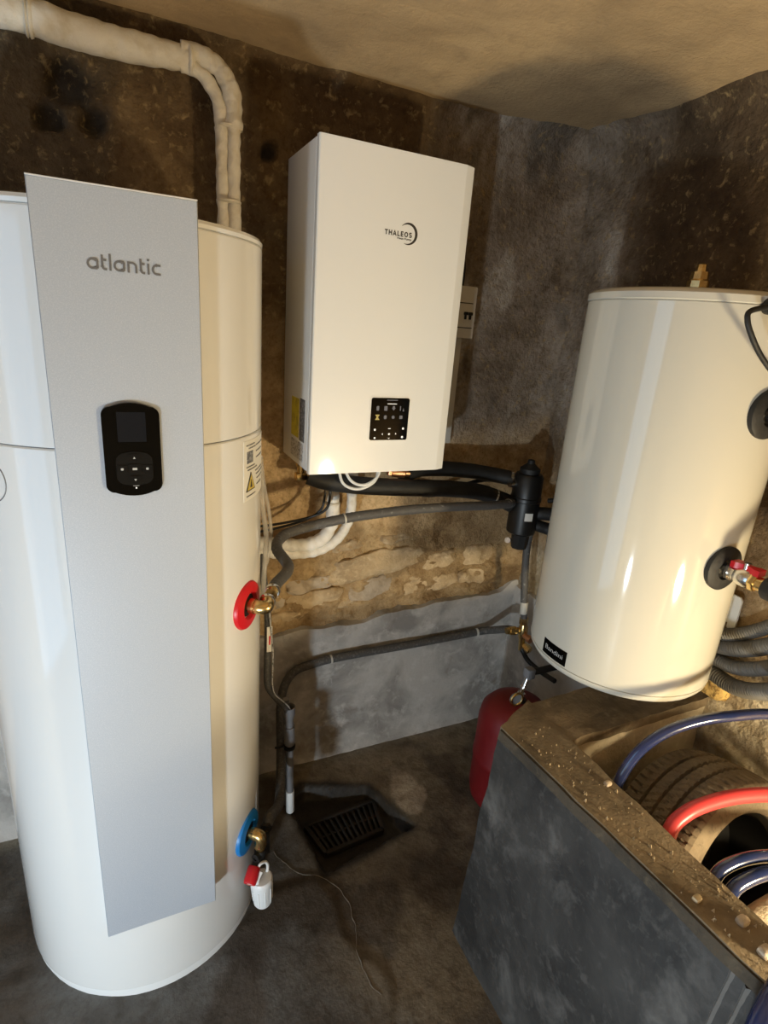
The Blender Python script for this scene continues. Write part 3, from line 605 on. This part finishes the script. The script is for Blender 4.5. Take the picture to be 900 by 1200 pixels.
# lower hose from the cold inlet, up past the pit and along the plinth
C0 = G0+V((0, 0, -.02))+vd*.05
lh = thing('insulated_hose', 'dark grey hose from the blue collar running along the grey cement plinth', 'hose', tuple(C0))
MB().tube([C0, C0+vd*.03+V((0, 0, .004)), (.368, 1.33, .24), (.400, 1.43, .245), (.425, 1.525, .27), (.440, 1.590, .31), (.452, 1.635, .36), (.475, 1.672, .41), (.515, 1.692, .445), (.58, 1.702, .456), (.70, 1.706, .462), (.987, 1.706, .460), (1.20, 1.706, .46), (1.33, 1.695, .468), (1.355, 1.64, .50), (1.365, 1.58, .535), (1.372, 1.556, .542)], .0155, 16, 10).build('hose_body', 'grey_hose', lh)
for p, a in (((.655, 1.706, .46), (1, .02, .02)), ((1.30, 1.699, .465), (1, -.1, .05))):
    MB().lathe(p, a, [(0, .0172), (.007, .0172)], 18).build('cable_tie', 'dull_white', lh)
# red expansion vessel behind the trough
ev = thing('expansion_vessel', 'red rounded expansion vessel standing on the floor behind the concrete trough', 'expansion vessel', (1.205, 1.285, 0))
MB().lathe((1.205, 1.285, .0), (0, 0, 1), [(0, .06), (.01, .10), (.04, .120), (.08, .127), (.20, .127), (.205, .130), (.225, .130), (.23, .127), (.36, .127), (.40, .120), (.43, .096), (.445, .06), (.45, .02)], 40).build('vessel_body', 'red_paint', ev)
MB().lathe((1.205, 1.285, .445), (0, 0, 1), [(0, .028), (.006, .028), (.006, .02), (.012, .02)], 20).build('neck_flange', 'dark_steel', ev)
vf = thing('vessel_fitting', 'chrome pipe fitting with round gauge on top of the red vessel', 'fitting', (1.215, 1.28, .455))
MB().lathe((1.207, 1.284, .455), (.3, 0, 1), [(0, .009), (.012, .009), (.012, .014), (.022, .014), (.022, .008), (.04, .008), (.04, .013), (.048, .013), (.048, .0095), (.085, .0095), (.085, .012)], 12).build('riser', 'chrome', vf)
MB().rbox(1.215, 1.245, 1.265, 1.295, .535, .572, .003).build('coupling_block', 'pvc', vf)
MB().tube([(1.232, 1.28, .556), (1.27, 1.27, .562), (1.33, 1.26, .572), (1.40, 1.25, .58)], .012, 12).build('side_pipe', 'foam_black', vf)
P = [V((1.178+.024*math.cos(t), 1.262, .470+.024*math.sin(t))) for t in [2*math.pi*k/24 for k in range(25)]]
MB().tube(None, .0045, 8, path=P).build('gauge_ring', 'brass', vf)
MB().lathe((1.178, 1.266, .470), (0, -1, 0), [(-.006, .023), (.002, .023)], 24).build('gauge_face', 'pvc', vf)

# small lines hanging beside the heater
ct = thing('condensate_tube', 'dark grey condensate tube with white tag hanging beside the heater', 'tube', (.36, 1.47, .45))
MB().tube([(.345, 1.50, 1.00), (.352, 1.485, .93), (.356, 1.475, .87), (.362, 1.47, .80), (.362, 1.47, .70), (.362, 1.47, .62), (.366, 1.472, .565), (.395, 1.48, .51), (.425, 1.49, .465), (.441, 1.498, .43)], .0105, 12).build('tube_body', 'grey_hose', ct)
MB().rbox(.356, .3725, 1.4545, 1.4575, .70, .785, .001, 1).build('paper_tag', 'sticker', ct)
MB().rbox(.362, .3665, 1.4535, 1.4555, .725, .755, .0004, 1).build('red_print', 'red_plastic', ct)
pipe('clear_tube', [(.338, 1.47, 1.30), (.345, 1.46, 1.22), (.362, 1.47, 1.14), (.372, 1.485, 1.06), (.365, 1.49, .99), (.352, 1.49, .95)], .0055, 'clear', 'clear plastic tube hanging at the right edge of the heater, outer strand', 'tube')
pipe('clear_tube', [(.334, 1.46, 1.28), (.340, 1.45, 1.16), (.352, 1.46, 1.08), (.352, 1.47, 1.0), (.343, 1.45, .92), (.330, 1.41, .88)], .0075, 'clear', 'clear plastic tube hanging at the right edge of the heater, inner strand', 'tube')
pipe('thin_wire', [(.360, 1.452, .86), (.374, 1.452, .70), (.374, 1.453, .60), (.385, 1.465, .54), (.42, 1.478, .49), (.441, 1.489, .455), (.443, 1.495, .43)], .0017, 'sticker_pale', 'thin grey wire running down along the condensate tube', 'wire', n=8)
dp = thing('drain_pipe', 'grey plastic drain pipe with open funnel top above the floor pit', 'pipe', (.455, 1.505, 0))
MB().lathe((.443, 1.50, .452), (.03, .0, -1), [(0, .017), (-.001, .0195), (.004, .020), (.03, .019), (.045, .0135), (.052, .0135)], 24, False).build('funnel', 'pvc', dp)
MB().lathe((.4446, 1.50, .405), (.03, 0, -1), [(0, .0135), (.03, .0135), (.03, .0175), (.10, .0175), (.10, .0125), (.355, .0125)], 20).build('pipe_body', 'pvc', dp)
MB().lathe((.4475, 1.50, .298), (.03, 0, -1), [(0, .0195), (.010, .0195)], 20).rbox(.40, .445, 1.507, 1.512, .288, .296, .001, 1).build('pipe_clip', 'black', dp)
MB().lathe((.4533, 1.50, .105), (.03, 0, -1), [(0, .0145), (.09, .0145), (.094, .0115)], 20).build('white_end', 'white_plastic', dp)
pipe('grey_conduit', [(.445, 1.545, .45), (.447, 1.545, .3), (.452, 1.545, .15), (.455, 1.545, -.02)], .011, 'pvc', 'dark conduit standing behind the funnel drain pipe', n=10)

# drain grate in the pit
ga, gb, gc, gd_ = V((.500, 1.457, 0)), V((.768, 1.478, 0)), V((.748, 1.350, 0)), V((.532, 1.330, 0))
gt = thing('drain_grate', 'dark iron slatted drain grate set in the floor pit', 'drain grate', (.635, 1.40, -.05))
zg = -.036
def bar(a, b, hw, h, name, par):
    a, b = V(a), V(b); d = (b-a).normalized(); n = V((0, 0, 1)).cross(d); c = (a+b)/2
    return MB().obox((c.x, c.y, zg), d, n, (0, 0, 1), (b-a).length/2, hw, h, .0015).build(name, 'iron', par)
for p, q in ((ga, gb), (gb, gc), (gc, gd_), (gd_, ga)): bar(p, q, .007, .011, 'frame_bar', gt)
for k in range(1, 12): t = k/12; bar(ga.lerp(gb, t), gd_.lerp(gc, t), .0042, .008, 'slat', gt)
bar(ga.lerp(gd_, .5), gb.lerp(gc, .5), .004, .005, 'cross_bar', gt)

# ------------------------------------------------------------------ concrete trough
TZ = .70
tr = thing('concrete_trough', 'grey rendered concrete trough with rough brown rim, under the wall tank', 'trough', (1.1, .2, 0))
def hexa(name, c, m, cuts, amp, sc=9, sharp=40):
    """c: 8 corners, bottom four then top four; subdivided and roughened"""
    bm = bmesh.new(); vv = [bm.verts.new(p) for p in c]
    for f in ((3, 2, 1, 0), (4, 5, 6, 7), (0, 1, 5, 4), (1, 2, 6, 5), (2, 3, 7, 6), (3, 0, 4, 7)): bm.faces.new([vv[i] for i in f])
    bmesh.ops.subdivide_edges(bm, edges=list(bm.edges), cuts=cuts, use_grid_fill=True)
    for v in bm.verts:
        p = v.co; q = p*sc
        v.co = p + V((noise.fractal(q, 1, 2, 4), noise.fractal(q+V((31, 0, 0)), 1, 2, 4), noise.fractal(q+V((0, 47, 0)), 1, 2, 4)))*amp
    bm.verts.index_update(); vs = [v.co.copy() for v in bm.verts]; fs = [[v.index for v in f.verts] for f in bm.faces]; bm.free()
    return finish(name, vs, fs, m, tr, sharp)
YN = -.55
xo = lambda y: .834+(.937-y)*.0745          # outer rim line
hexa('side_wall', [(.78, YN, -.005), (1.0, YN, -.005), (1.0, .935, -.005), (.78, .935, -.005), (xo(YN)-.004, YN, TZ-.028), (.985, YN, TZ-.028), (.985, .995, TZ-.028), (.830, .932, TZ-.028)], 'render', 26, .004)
hexa('side_rim', [(xo(YN)-.002, YN, TZ-.028), (.984, YN, TZ-.028), (.984, 1.002, TZ-.028), (.834, .937, TZ-.028), (xo(YN), YN, TZ), (.978, YN, TZ), (.978, 1.004, TZ), (.836, .937, TZ)], 'concrete', 40, .0035, 14)
hexa('rim_edge', [(xo(YN)-.008, YN, TZ-.030), (xo(YN)+.02, YN, TZ-.030), (.86, .930, TZ-.030), (.827, .931, TZ-.030), (xo(YN)-.005, YN, TZ-.004), (xo(YN)+.02, YN, TZ-.004), (.86, .930, TZ-.004), (.830, .931, TZ-.004)], 'rim_edge', 30, .003, 14)
hexa('back_wall', [(.88, .842, -.005), (1.505, .842, -.005), (1.505, .985, -.005), (.90, .965, -.005), (.90, .836, TZ-.028), (1.505, .842, TZ-.028), (1.505, .994, TZ-.028), (.93, .972, TZ-.028)], 'basin', 26, .005)
hexa('back_rim', [(.95, .832, TZ-.028), (1.505, .836, TZ-.028), (1.505, .998, TZ-.028), (.95, .985, TZ-.028), (.95, .832, TZ-.0008), (1.505, .838, TZ), (1.505, 1.003, TZ), (.95, .990, TZ-.0008)], 'concrete', 36, .004, 12)
hexa('basin_floor', [(.95, YN, .0), (1.505, YN, .0), (1.505, .88, .0), (.95, .88, .0), (.95, YN, .14), (1.505, YN, .14), (1.505, .88, .14), (.95, .88, .14)], 'basin', 16, .010, 6)
hexa('inner_lining', [(.975, YN, .05), (.997, YN, .05), (.997, .86, .05), (.975, .86, .05), (.974, YN, TZ-.012), (.981, YN, TZ-.012), (.981, .86, TZ-.012), (.974, .86, TZ-.012)], 'basin', 16, .003)
# two pale drips down the outer face
for y0, z0, ln, ww in ((.324, .668, .14, .011), (.299, .664, .16, .010)):
    xs = lambda z, y: .78+(xo(y)-.784)*z/(TZ-.028)
    vs = []; fs = []
    for k in range(17):
        z = z0-ln*k/16; w2 = ww/2*(1+.3*fn(z*40, y0, 2))*(1-.25*k/16); c = y0+.001*fn(z*18, y0*9, 5)
        for yy, d in ((c-w2, .002), (c, -.0035), (c+w2, .002)): vs.append(V((xs(z, yy)+d, yy, z)))
    for k in range(16):
        for q in (0, 1): fs.append((3*k+q, 3*k+q+1, 3*k+q+4, 3*k+q+3))
    finish('lime_drip', vs, fs, 'drip', tr)
# grit on the rim: nobody could count it
vs = []; fs = []
for k in range(190):
    if k < 190: y = random.uniform(.15, .9)**1.0; y = .15+(.75)*random.random()**1.5; x = random.uniform(xo(y)+.012, .972)
    else: x = random.uniform(.86, 1.15); y = random.uniform(.86, .94)
    s = random.choice((.0012, .0016, .002, .003, .0042)) * (.9 if y < .45 else 1)
    b = len(vs); c = V((x, y, TZ+.002))
    q = [V((random.uniform(-1, 1), random.uniform(-1, 1), random.uniform(.2, 1))) for _ in range(2)]
    vs += [c+V((s, 0, -s)), c+V((-s*.7, s, -s)), c+V((-s*.6, -s, -s)), c+q[0]*s, c+V((s*.2, s*.1, s*1.1))]
    fs += [(b, b+1, b+4), (b+1, b+2, b+4), (b+2, b, b+4), (b, b+2, b+1), (b, b+3, b+4), (b+2, b+3, b)]
g = finish('rim_grit', vs, fs, 'crumb', None, smooth=False); tag(g, 'loose pale crumbs and grit scattered along the trough rim', 'grit'); g['kind'] = 'stuff'
for k, (x, y, s, lb_) in enumerate(((.94, .36, .011, 'pale mortar chip on the rim nearest the bottom right corner'), (.925, .31, .012, 'dark-shadowed mortar lump on the rim near the blue hose'), (.955, .69, .008, 'small white chip on the rim beside the navy hose'), (.90, .42, .008, 'small tan mortar chip midway along the rim'))):
    v_, f_ = block(k+9.2, s*2.2, s*1.3, s*1.6, 2); v_ = [p+V((x, y, TZ+s*.35)) for p in v_]
    tag(finish('mortar_chip', v_, f_, 'pale_stone' if k != 3 else 'crumb', None, 50), lb_, 'mortar chip', 'chips on the rim')

# ------------------------------------------------------------------ tank hung on the right wall
QX, QY, QR, QZ0, QZ1 = 1.249, .983, .2385, .812, 1.772
wt = thing('wall_tank', 'cream white cylindrical tank hung on the right wall above the trough', 'water tank', (QX, QY, QZ0))
MB().lathe((QX, QY, 0), (0, 0, 1), [(.836, QR-.0015), (.8375, QR), (1.744, QR), (1.746, QR-.0015)], 96).build('casing', 'cream_enamel', wt, 30)
MB().lathe((QX, QY, 0), (0, 0, 1), [(.812, QR-.035), (.8125, QR-.018), (.817, QR-.007), (.826, QR-.001), (.8345, QR), (.8355, QR-.002)], 96).build('bottom_cap', 'cream_enamel', wt, 30)
MB().lathe((QX, QY, 0), (0, 0, 1), [(1.7465, QR-.001), (1.749, QR+.0025), (1.762, QR+.002), (1.768, QR-.004), (1.772, QR-.016), (1.776, .05)], 96).build('top_cap', 'cream_enamel', wt, 30)
MB().lathe((QX-.005, QY, 1.774), (0, 0, 1), [(0, .02), (.004, .024), (.03, .024), (.034, .02), (.05, .019), (.05, .012), (.066, .010), (.068, .004)], 8).build('top_fitting', 'brass', wt)
def onq(deg, z, d=0): a = math.radians(deg); return V((QX+math.cos(a)*(QR+d), QY+math.sin(a)*(QR+d), z))
pl = MB().patch(QX, QY, QR+.0004, 171, 191.5, .842, .884, 8).build('name_plate', 'black_gloss', wt)
text('plate_lettering', 'Bandini', (0, 0, .858), (0, -1, 0), (0, 0, 1), .013, .064, 'key_mark', pl, .0022, .0, wrap=(QX, QY, QR, math.radians(173.6)))
def rosette(z, deg):
    n = radial(deg); c = onq(deg, z, -.012)
    return c, n, MB().lathe(c, n, [(0, .050), (.015, .053), (.019, .053), (.023, .047), (.024, .026), (.017, .024), (.014, .02)], 40).build('sleeve_rosette', 'foam_black', wt)
c1, n1, o1 = rosette(1.535, -92.0)
MB().lathe(c1, n1, [(.010, .017), (.03, .017), (.03, .021), (.042, .021), (.042, .015), (.055, .015)], 8).build('plug', 'chrome', o1)
c3, n3, o3 = rosette(1.182, -92.5)
MB().lathe(onq(-109, 1.744, -.012), radial(-109), [(0, .015), (.016, .016), (.03, .016), (.036, .012)], 20).build('cable_gland', 'black', wt)
g0 = onq(-109, 1.744, .012)
MB().tube([g0, g0+V((-.022, -.012, -.002)), (1.078, .728, 1.728), (1.068, .722, 1.710), (1.080, .715, 1.685), (1.112, .712, 1.655), (1.155, .708, 1.625), (1.21, .70, 1.59), (1.28, .69, 1.57)], .0052, 10).build('sensor_cable', 'foam_black', wt)
br = MB(); br.prism((1.488, .87, .935), (0, -1, 0), (0, 0, 1), [(0, .012), (.03, .012), (.03, 0), (.036, -.008), (.046, -.008), (.052, 0), (.052, .085), (.045, .094), (0, .094)], -.006); br.build('hanging_bracket', 'white_plastic', wt)
# ball valve on the lower connection
bl = thing('ball_valve', 'nickel and brass ball valve with red butterfly handle on the wall tank', 'valve', tuple(c3+V((0, 0, -.03))))
dv = n3
MB().lathe(c3, dv, [(.008, .015), (.03, .015), (.03, .021), (.037, .021), (.037, .017)], 8).build('tank_nut', 'chrome', bl)
MB().lathe(c3, dv, [(.036, .0165), (.048, .0165), (.050, .019), (.060, .021), (.078, .021), (.086, .017)], 20).build('valve_body', 'chrome', bl)
hexprof(MB(), c3+dv*.084, dv, .014, .02).build('outlet_nut', 'brass', bl)
MB().lathe(c3+dv*.097, dv, [(0, .016), (.022, .016)], 18).build('outlet_sleeve', 'brass', bl)
MB().lathe(c3+dv*.116, dv, [(0, .023), (.004, .026), (.04, .026), (.044, .022)], 20).build('hose_coupling', 'foam_black', bl)
hc = c3+dv*.066+V((0, 0, .030))
MB().lathe(c3+dv*.066, (0, 0, 1), [(.018, .008), (.034, .008)], 12).build('valve_stem', 'chrome', bl)
MB().prism(hc+V((0, 0, .0)), (dv.y, -dv.x, 0) if False else (0, -1, 0), (1, 0, 0), [(-.03, -.013), (-.02, -.014), (-.010, -.007), (.010, -.007), (.024, -.014), (.034, -.013), (.034, .013), (.024, .014), (.010, .007), (-.010, .007), (-.02, .014), (-.03, .013)], -.014).build('red_handle', 'red_plastic', bl)
pipe('dark_hose', [c3+dv*.155, c3+dv*.22+V((.02, 0, -.01)), c3+dv*.32+V((.08, 0, -.06)), (1.44, .36, 1.0), (1.47, .25, .85)], .019, 'foam_black', 'black hose leaving the ball valve of the wall tank', 'hose')
# corrugated hoses hooked on the right wall
ch = thing('corrugated_hose', 'coiled grey corrugated hose on the right wall beside the wall tank', 'hose', (1.47, .7, .82))
cor = lambda r: (lambda s, l: r+.0016*math.sin(s*2*math.pi/.0075))
for pts, r in (([(1.470, .885, .905), (1.472, .835, .915), (1.470, .785, .945), (1.466, .735, .990), (1.460, .68, 1.05), (1.456, .62, 1.12)], .017),
               ([(1.474, .880, .872), (1.474, .83, .880), (1.470, .78, .902), (1.462, .72, .945), (1.452, .66, 1.005), (1.448, .60, 1.09)], .021),
               ([(1.474, .875, .838), (1.473, .82, .838), (1.466, .77, .85), (1.456, .71, .888), (1.444, .65, .945), (1.44, .58, 1.04)], .0185),
               ([(1.468, .870, .802), (1.466, .82, .797), (1.458, .76, .800), (1.446, .70, .828), (1.432, .64, .88), (1.425, .57, .98)], .021)):
    MB().tube(None, cor(r), 14, path=spline(pts, 40)).build('coil_turn', 'corrugated', ch)
MB().lathe((1.462, .70, 1.027), (-.1, -.65, .75), [(0, .020), (.010, .020)], 16).build('hose_tie', 'white_plastic', ch)
v_, f_ = block(4.4, .10, .075, .045, 5); rt = Matrix.Rotation(math.radians(90), 3, 'Z')
v_ = [rt @ (p + V((0, 0, 0))) for p in v_]; v_ = [p*(1+.12*noise.noise(p*60)) + V((1.494, .835, .755)) for p in v_]
tag(finish('foam_patch', v_, f_, 'foam_yellow', None, 60), 'lump of orange yellow expanding foam on the right wall below the corrugated hose', 'foam')

# ------------------------------------------------------------------ in the basin
TR_, TW = .256, .20; ta = V((0, -.966, .255)).normalized(); tcn = V((1.243, .592, .446))
ty = thing('car_tire', 'worn dusty car tire standing upright inside the trough', 'tire', (1.243, .592, .14))
x, y, a = frame(ta, V((1, 0, 0)))
NA = 525; prof = []
hw = TW/2
prof += [(-hw+.012, .175), (-hw, .190), (-hw-.004, .215), (-hw+.002, .240), (-hw+.010, TR_-.008)]
gro = [-.040, -.004, .034]
us = sorted([-hw+.016+(2*hw-.032)*k/22 for k in range(23)] + [g_+e for g_ in gro for e in (-.0052, -.0045, .0045, .0052)])
us = [u for u in us if min(abs(abs(u-g_)-.0048) for g_ in gro) < .0006 or min(abs(u-g_) for g_ in gro) > .0054]
tread0 = len(prof)
for u in us: prof.append((u, TR_ - .004*(u/hw)**2*2))
tread1 = len(prof)
prof += [(hw-.010, TR_-.008), (hw-.002, .240), (hw+.004, .215), (hw, .190), (hw-.012, .175), (0, .165)]
vs = []; fs = []; k = len(prof)
for i in range(NA):
    t = 2*math.pi*i/NA
    for j, (h, r) in enumerate(prof):
        rr = r
        if tread0 <= j < tread1:
            if min(abs(h-g_) for g_ in gro) < .0047: rr -= .011
            else:
                sh = abs(h) > .062
                q = (i/NA*(75 if sh else 75) + (abs(h)*9 if sh else 26*h)) % 1
                if q < (.25 if sh else .2): rr -= .007 if sh else .004
        elif j in (tread0-1, tread1):
            if (i/NA*75+abs(h)*9) % 1 < .22: rr -= .004
        vs.append(tcn + a*h + (x*math.cos(t)+y*math.sin(t))*rr)
for i in range(NA):
    for j in range(k): fs.append((i*k+j, ((i+1) % NA)*k+j, ((i+1) % NA)*k+(j+1) % k, i*k+(j+1) % k))
finish('rubber', vs, fs, 'rubber', ty, 22)
wheel = MB().lathe(tcn, ta, [(-.08, .168), (-.08, .176), (-.07, .176), (-.06, .164), (.05, .164), (.066, .176), (.074, .178), (.078, .172), (.068, .160), (-.035, .152), (-.05, .10), (-.03, .07), (-.025, .03)], 48).build('wheel_rim', 'wheel_black', ty)
for q in range(5):
    t = 2*math.pi*q/5; c = tcn+ta*(-.036)+(x*math.cos(t)+y*math.sin(t))*.052
    MB().lathe(c, ta, [(0, .009), (.008, .009), (.009, .005)], 6).build('wheel_nut', 'iron', wheel)
pipe('navy_hose', [(1.05, .60, .30), (1.012, .66, .50), (.998, .692, .64), (1.002, .696, .70), (1.035, .690, .770), (1.086, .674, .820), (1.150, .650, .852), (1.222, .622, .868), (1.325, .587, .870), (1.40, .53, .85), (1.44, .45, .78), (1.44, .36, .60), (1.40, .30, .35)], .0122, 'navy_hose', 'glossy navy hose arching over the car tire', 'hose', res=12)
pipe('red_hose', [(1.02, .52, .40), (1.002, .545, .58), (1.008, .560, .672), (1.05, .561, .708), (1.12, .553, .722), (1.20, .535, .728), (1.29, .505, .722), (1.38, .45, .69), (1.43, .36, .60), (1.42, .25, .4)], .0155, 'red_hose', 'red hose arching in front of the car tire', 'hose', res=12)
pipe('navy_hose', [(1.03, .43, .35), (1.0, .446, .55), (.999, .449, .665), (1.032, .447, .697), (1.105, .431, .706), (1.20, .40, .69), (1.31, .35, .63), (1.41, .26, .45)], .0122, 'navy_hose', 'navy hose lying low in the trough, farther of a pair', 'hose', res=12)
pipe('navy_hose', [(1.05, .38, .36), (1.005, .412, .55), (1.002, .417, .660), (1.034, .415, .691), (1.105, .400, .700), (1.20, .365, .68), (1.31, .29, .62), (1.39, .18, .45)], .0130, 'navy_hose', 'navy hose lying low in the trough, nearer of a pair', 'hose', res=12)
pipe('navy_hose', [(.70, .12, .03), (.705, .155, .30), (.735, .205, .56), (.775, .235, .70), (.83, .250, .755), (.90, .262, .748), (.98, .27, .715), (1.05, .28, .60), (1.10, .30, .3)], .0155, 'navy_hose', 'navy hose hanging over the trough rim at the bottom right', 'hose', res=12)
v_, f_ = block(2.2, .34, .40, .17, 7)
v_ = [p*(1+.05*noise.noise(p*9))+V((1.24, .385, .335)) for p in v_]
tag(finish('boulder', v_, f_, 'basin', None, 60), 'pale rounded stone lying in the trough below the car tire', 'stone')
v_, f_ = block(6.1, .26, .10, .20, 5); v_ = [p+V((1.25, .14, .19)) for p in v_]
tag(finish('boulder', v_, f_, 'basin', None, 60), 'flat pale stone lying at the near end of the trough floor', 'stone')

# ------------------------------------------------------------------ taped pipe bundle along the ceiling
cb_ = thing('pipe_bundle', 'white taped pipe bundle under the ceiling, dropping behind the tall heater', 'pipe', (.29, 1.66, 1.0))
wr = lambda a, b, f: (lambda s, l: a*(1+b*noise.noise(V((s*f, 1.7, 0)))))
run = MB().tube([(-1.5, 1.672, 2.20), (-.6, 1.672, 2.213), (-.18, 1.670, 2.222), (-.02, 1.668, 2.213), (.10, 1.666, 2.212), (.218, 1.664, 2.216)], lambda s, l: .034+.004*noise.noise(V((s*9, 0, 0))) - .007*sstep(.25, 0, l-s), 28, 40).wrinkle(.003, 38).build('wrapped_run', 'white_tape', cb_)
MB().lathe((-.118, 1.669, 2.219), (1, 0, -.04), [(-.006, .0345), (-.003, .0375), (.0, .033), (.003, .0375), (.008, .035)], 24).build('tape_joint', 'white_tape', cb_)
MB().lathe((.205, 1.664, 2.2155), (1, 0, .01), [(0, .029), (.003, .0318), (.006, .0318), (.009, .029)], 24).build('tape_joint', 'white_tape', cb_)
MB().tube([(.19, 1.662, 2.226), (.225, 1.660, 2.228), (.265, 1.657, 2.216), (.295, 1.655, 2.185), (.308, 1.655, 2.14), (.309, 1.655, 2.085)], wr(.0215, .14, 60), 20, 20).wrinkle(.0035, 60).build('outer_elbow', 'white_tape', cb_)
MB().tube([(.19, 1.664, 2.202), (.222, 1.664, 2.198), (.252, 1.664, 2.178), (.272, 1.664, 2.145), (.280, 1.664, 2.105), (.281, 1.664, 2.075)], wr(.0165, .12, 60), 20, 20).wrinkle(.003, 60).build('inner_elbow', 'white_tape', cb_)
MB().lathe((.296, 1.660, 2.098), (0, 0, -1), [(0, .022), (.003, .0275), (.006, .0275), (.009, .022)], 20).build('tape_joint', 'white_tape', cb_)
MB().tube([(.309, 1.655, 2.10), (.308, 1.655, 1.98), (.309, 1.655, 1.86), (.309, 1.655, 1.6), (.309, 1.66, 1.2)], wr(.0165, .16, 40), 18, 30).wrinkle(.0025, 55).build('vertical_pipe', 'white_tape', cb_)
MB().tube([(.281, 1.664, 2.09), (.281, 1.663, 1.98), (.282, 1.664, 1.86), (.281, 1.664, 1.6), (.281, 1.664, 1.2)], wr(.0165, .10, 30), 18, 30).wrinkle(.0025, 55).build('vertical_pipe', 'white_tape', cb_)
MB().lathe((.295, 1.659, 1.93), (0, 0, -1), [(0, .028), (.002, .0315), (.006, .0315), (.008, .028)], 20).build('tape_joint', 'white_tape', cb_)
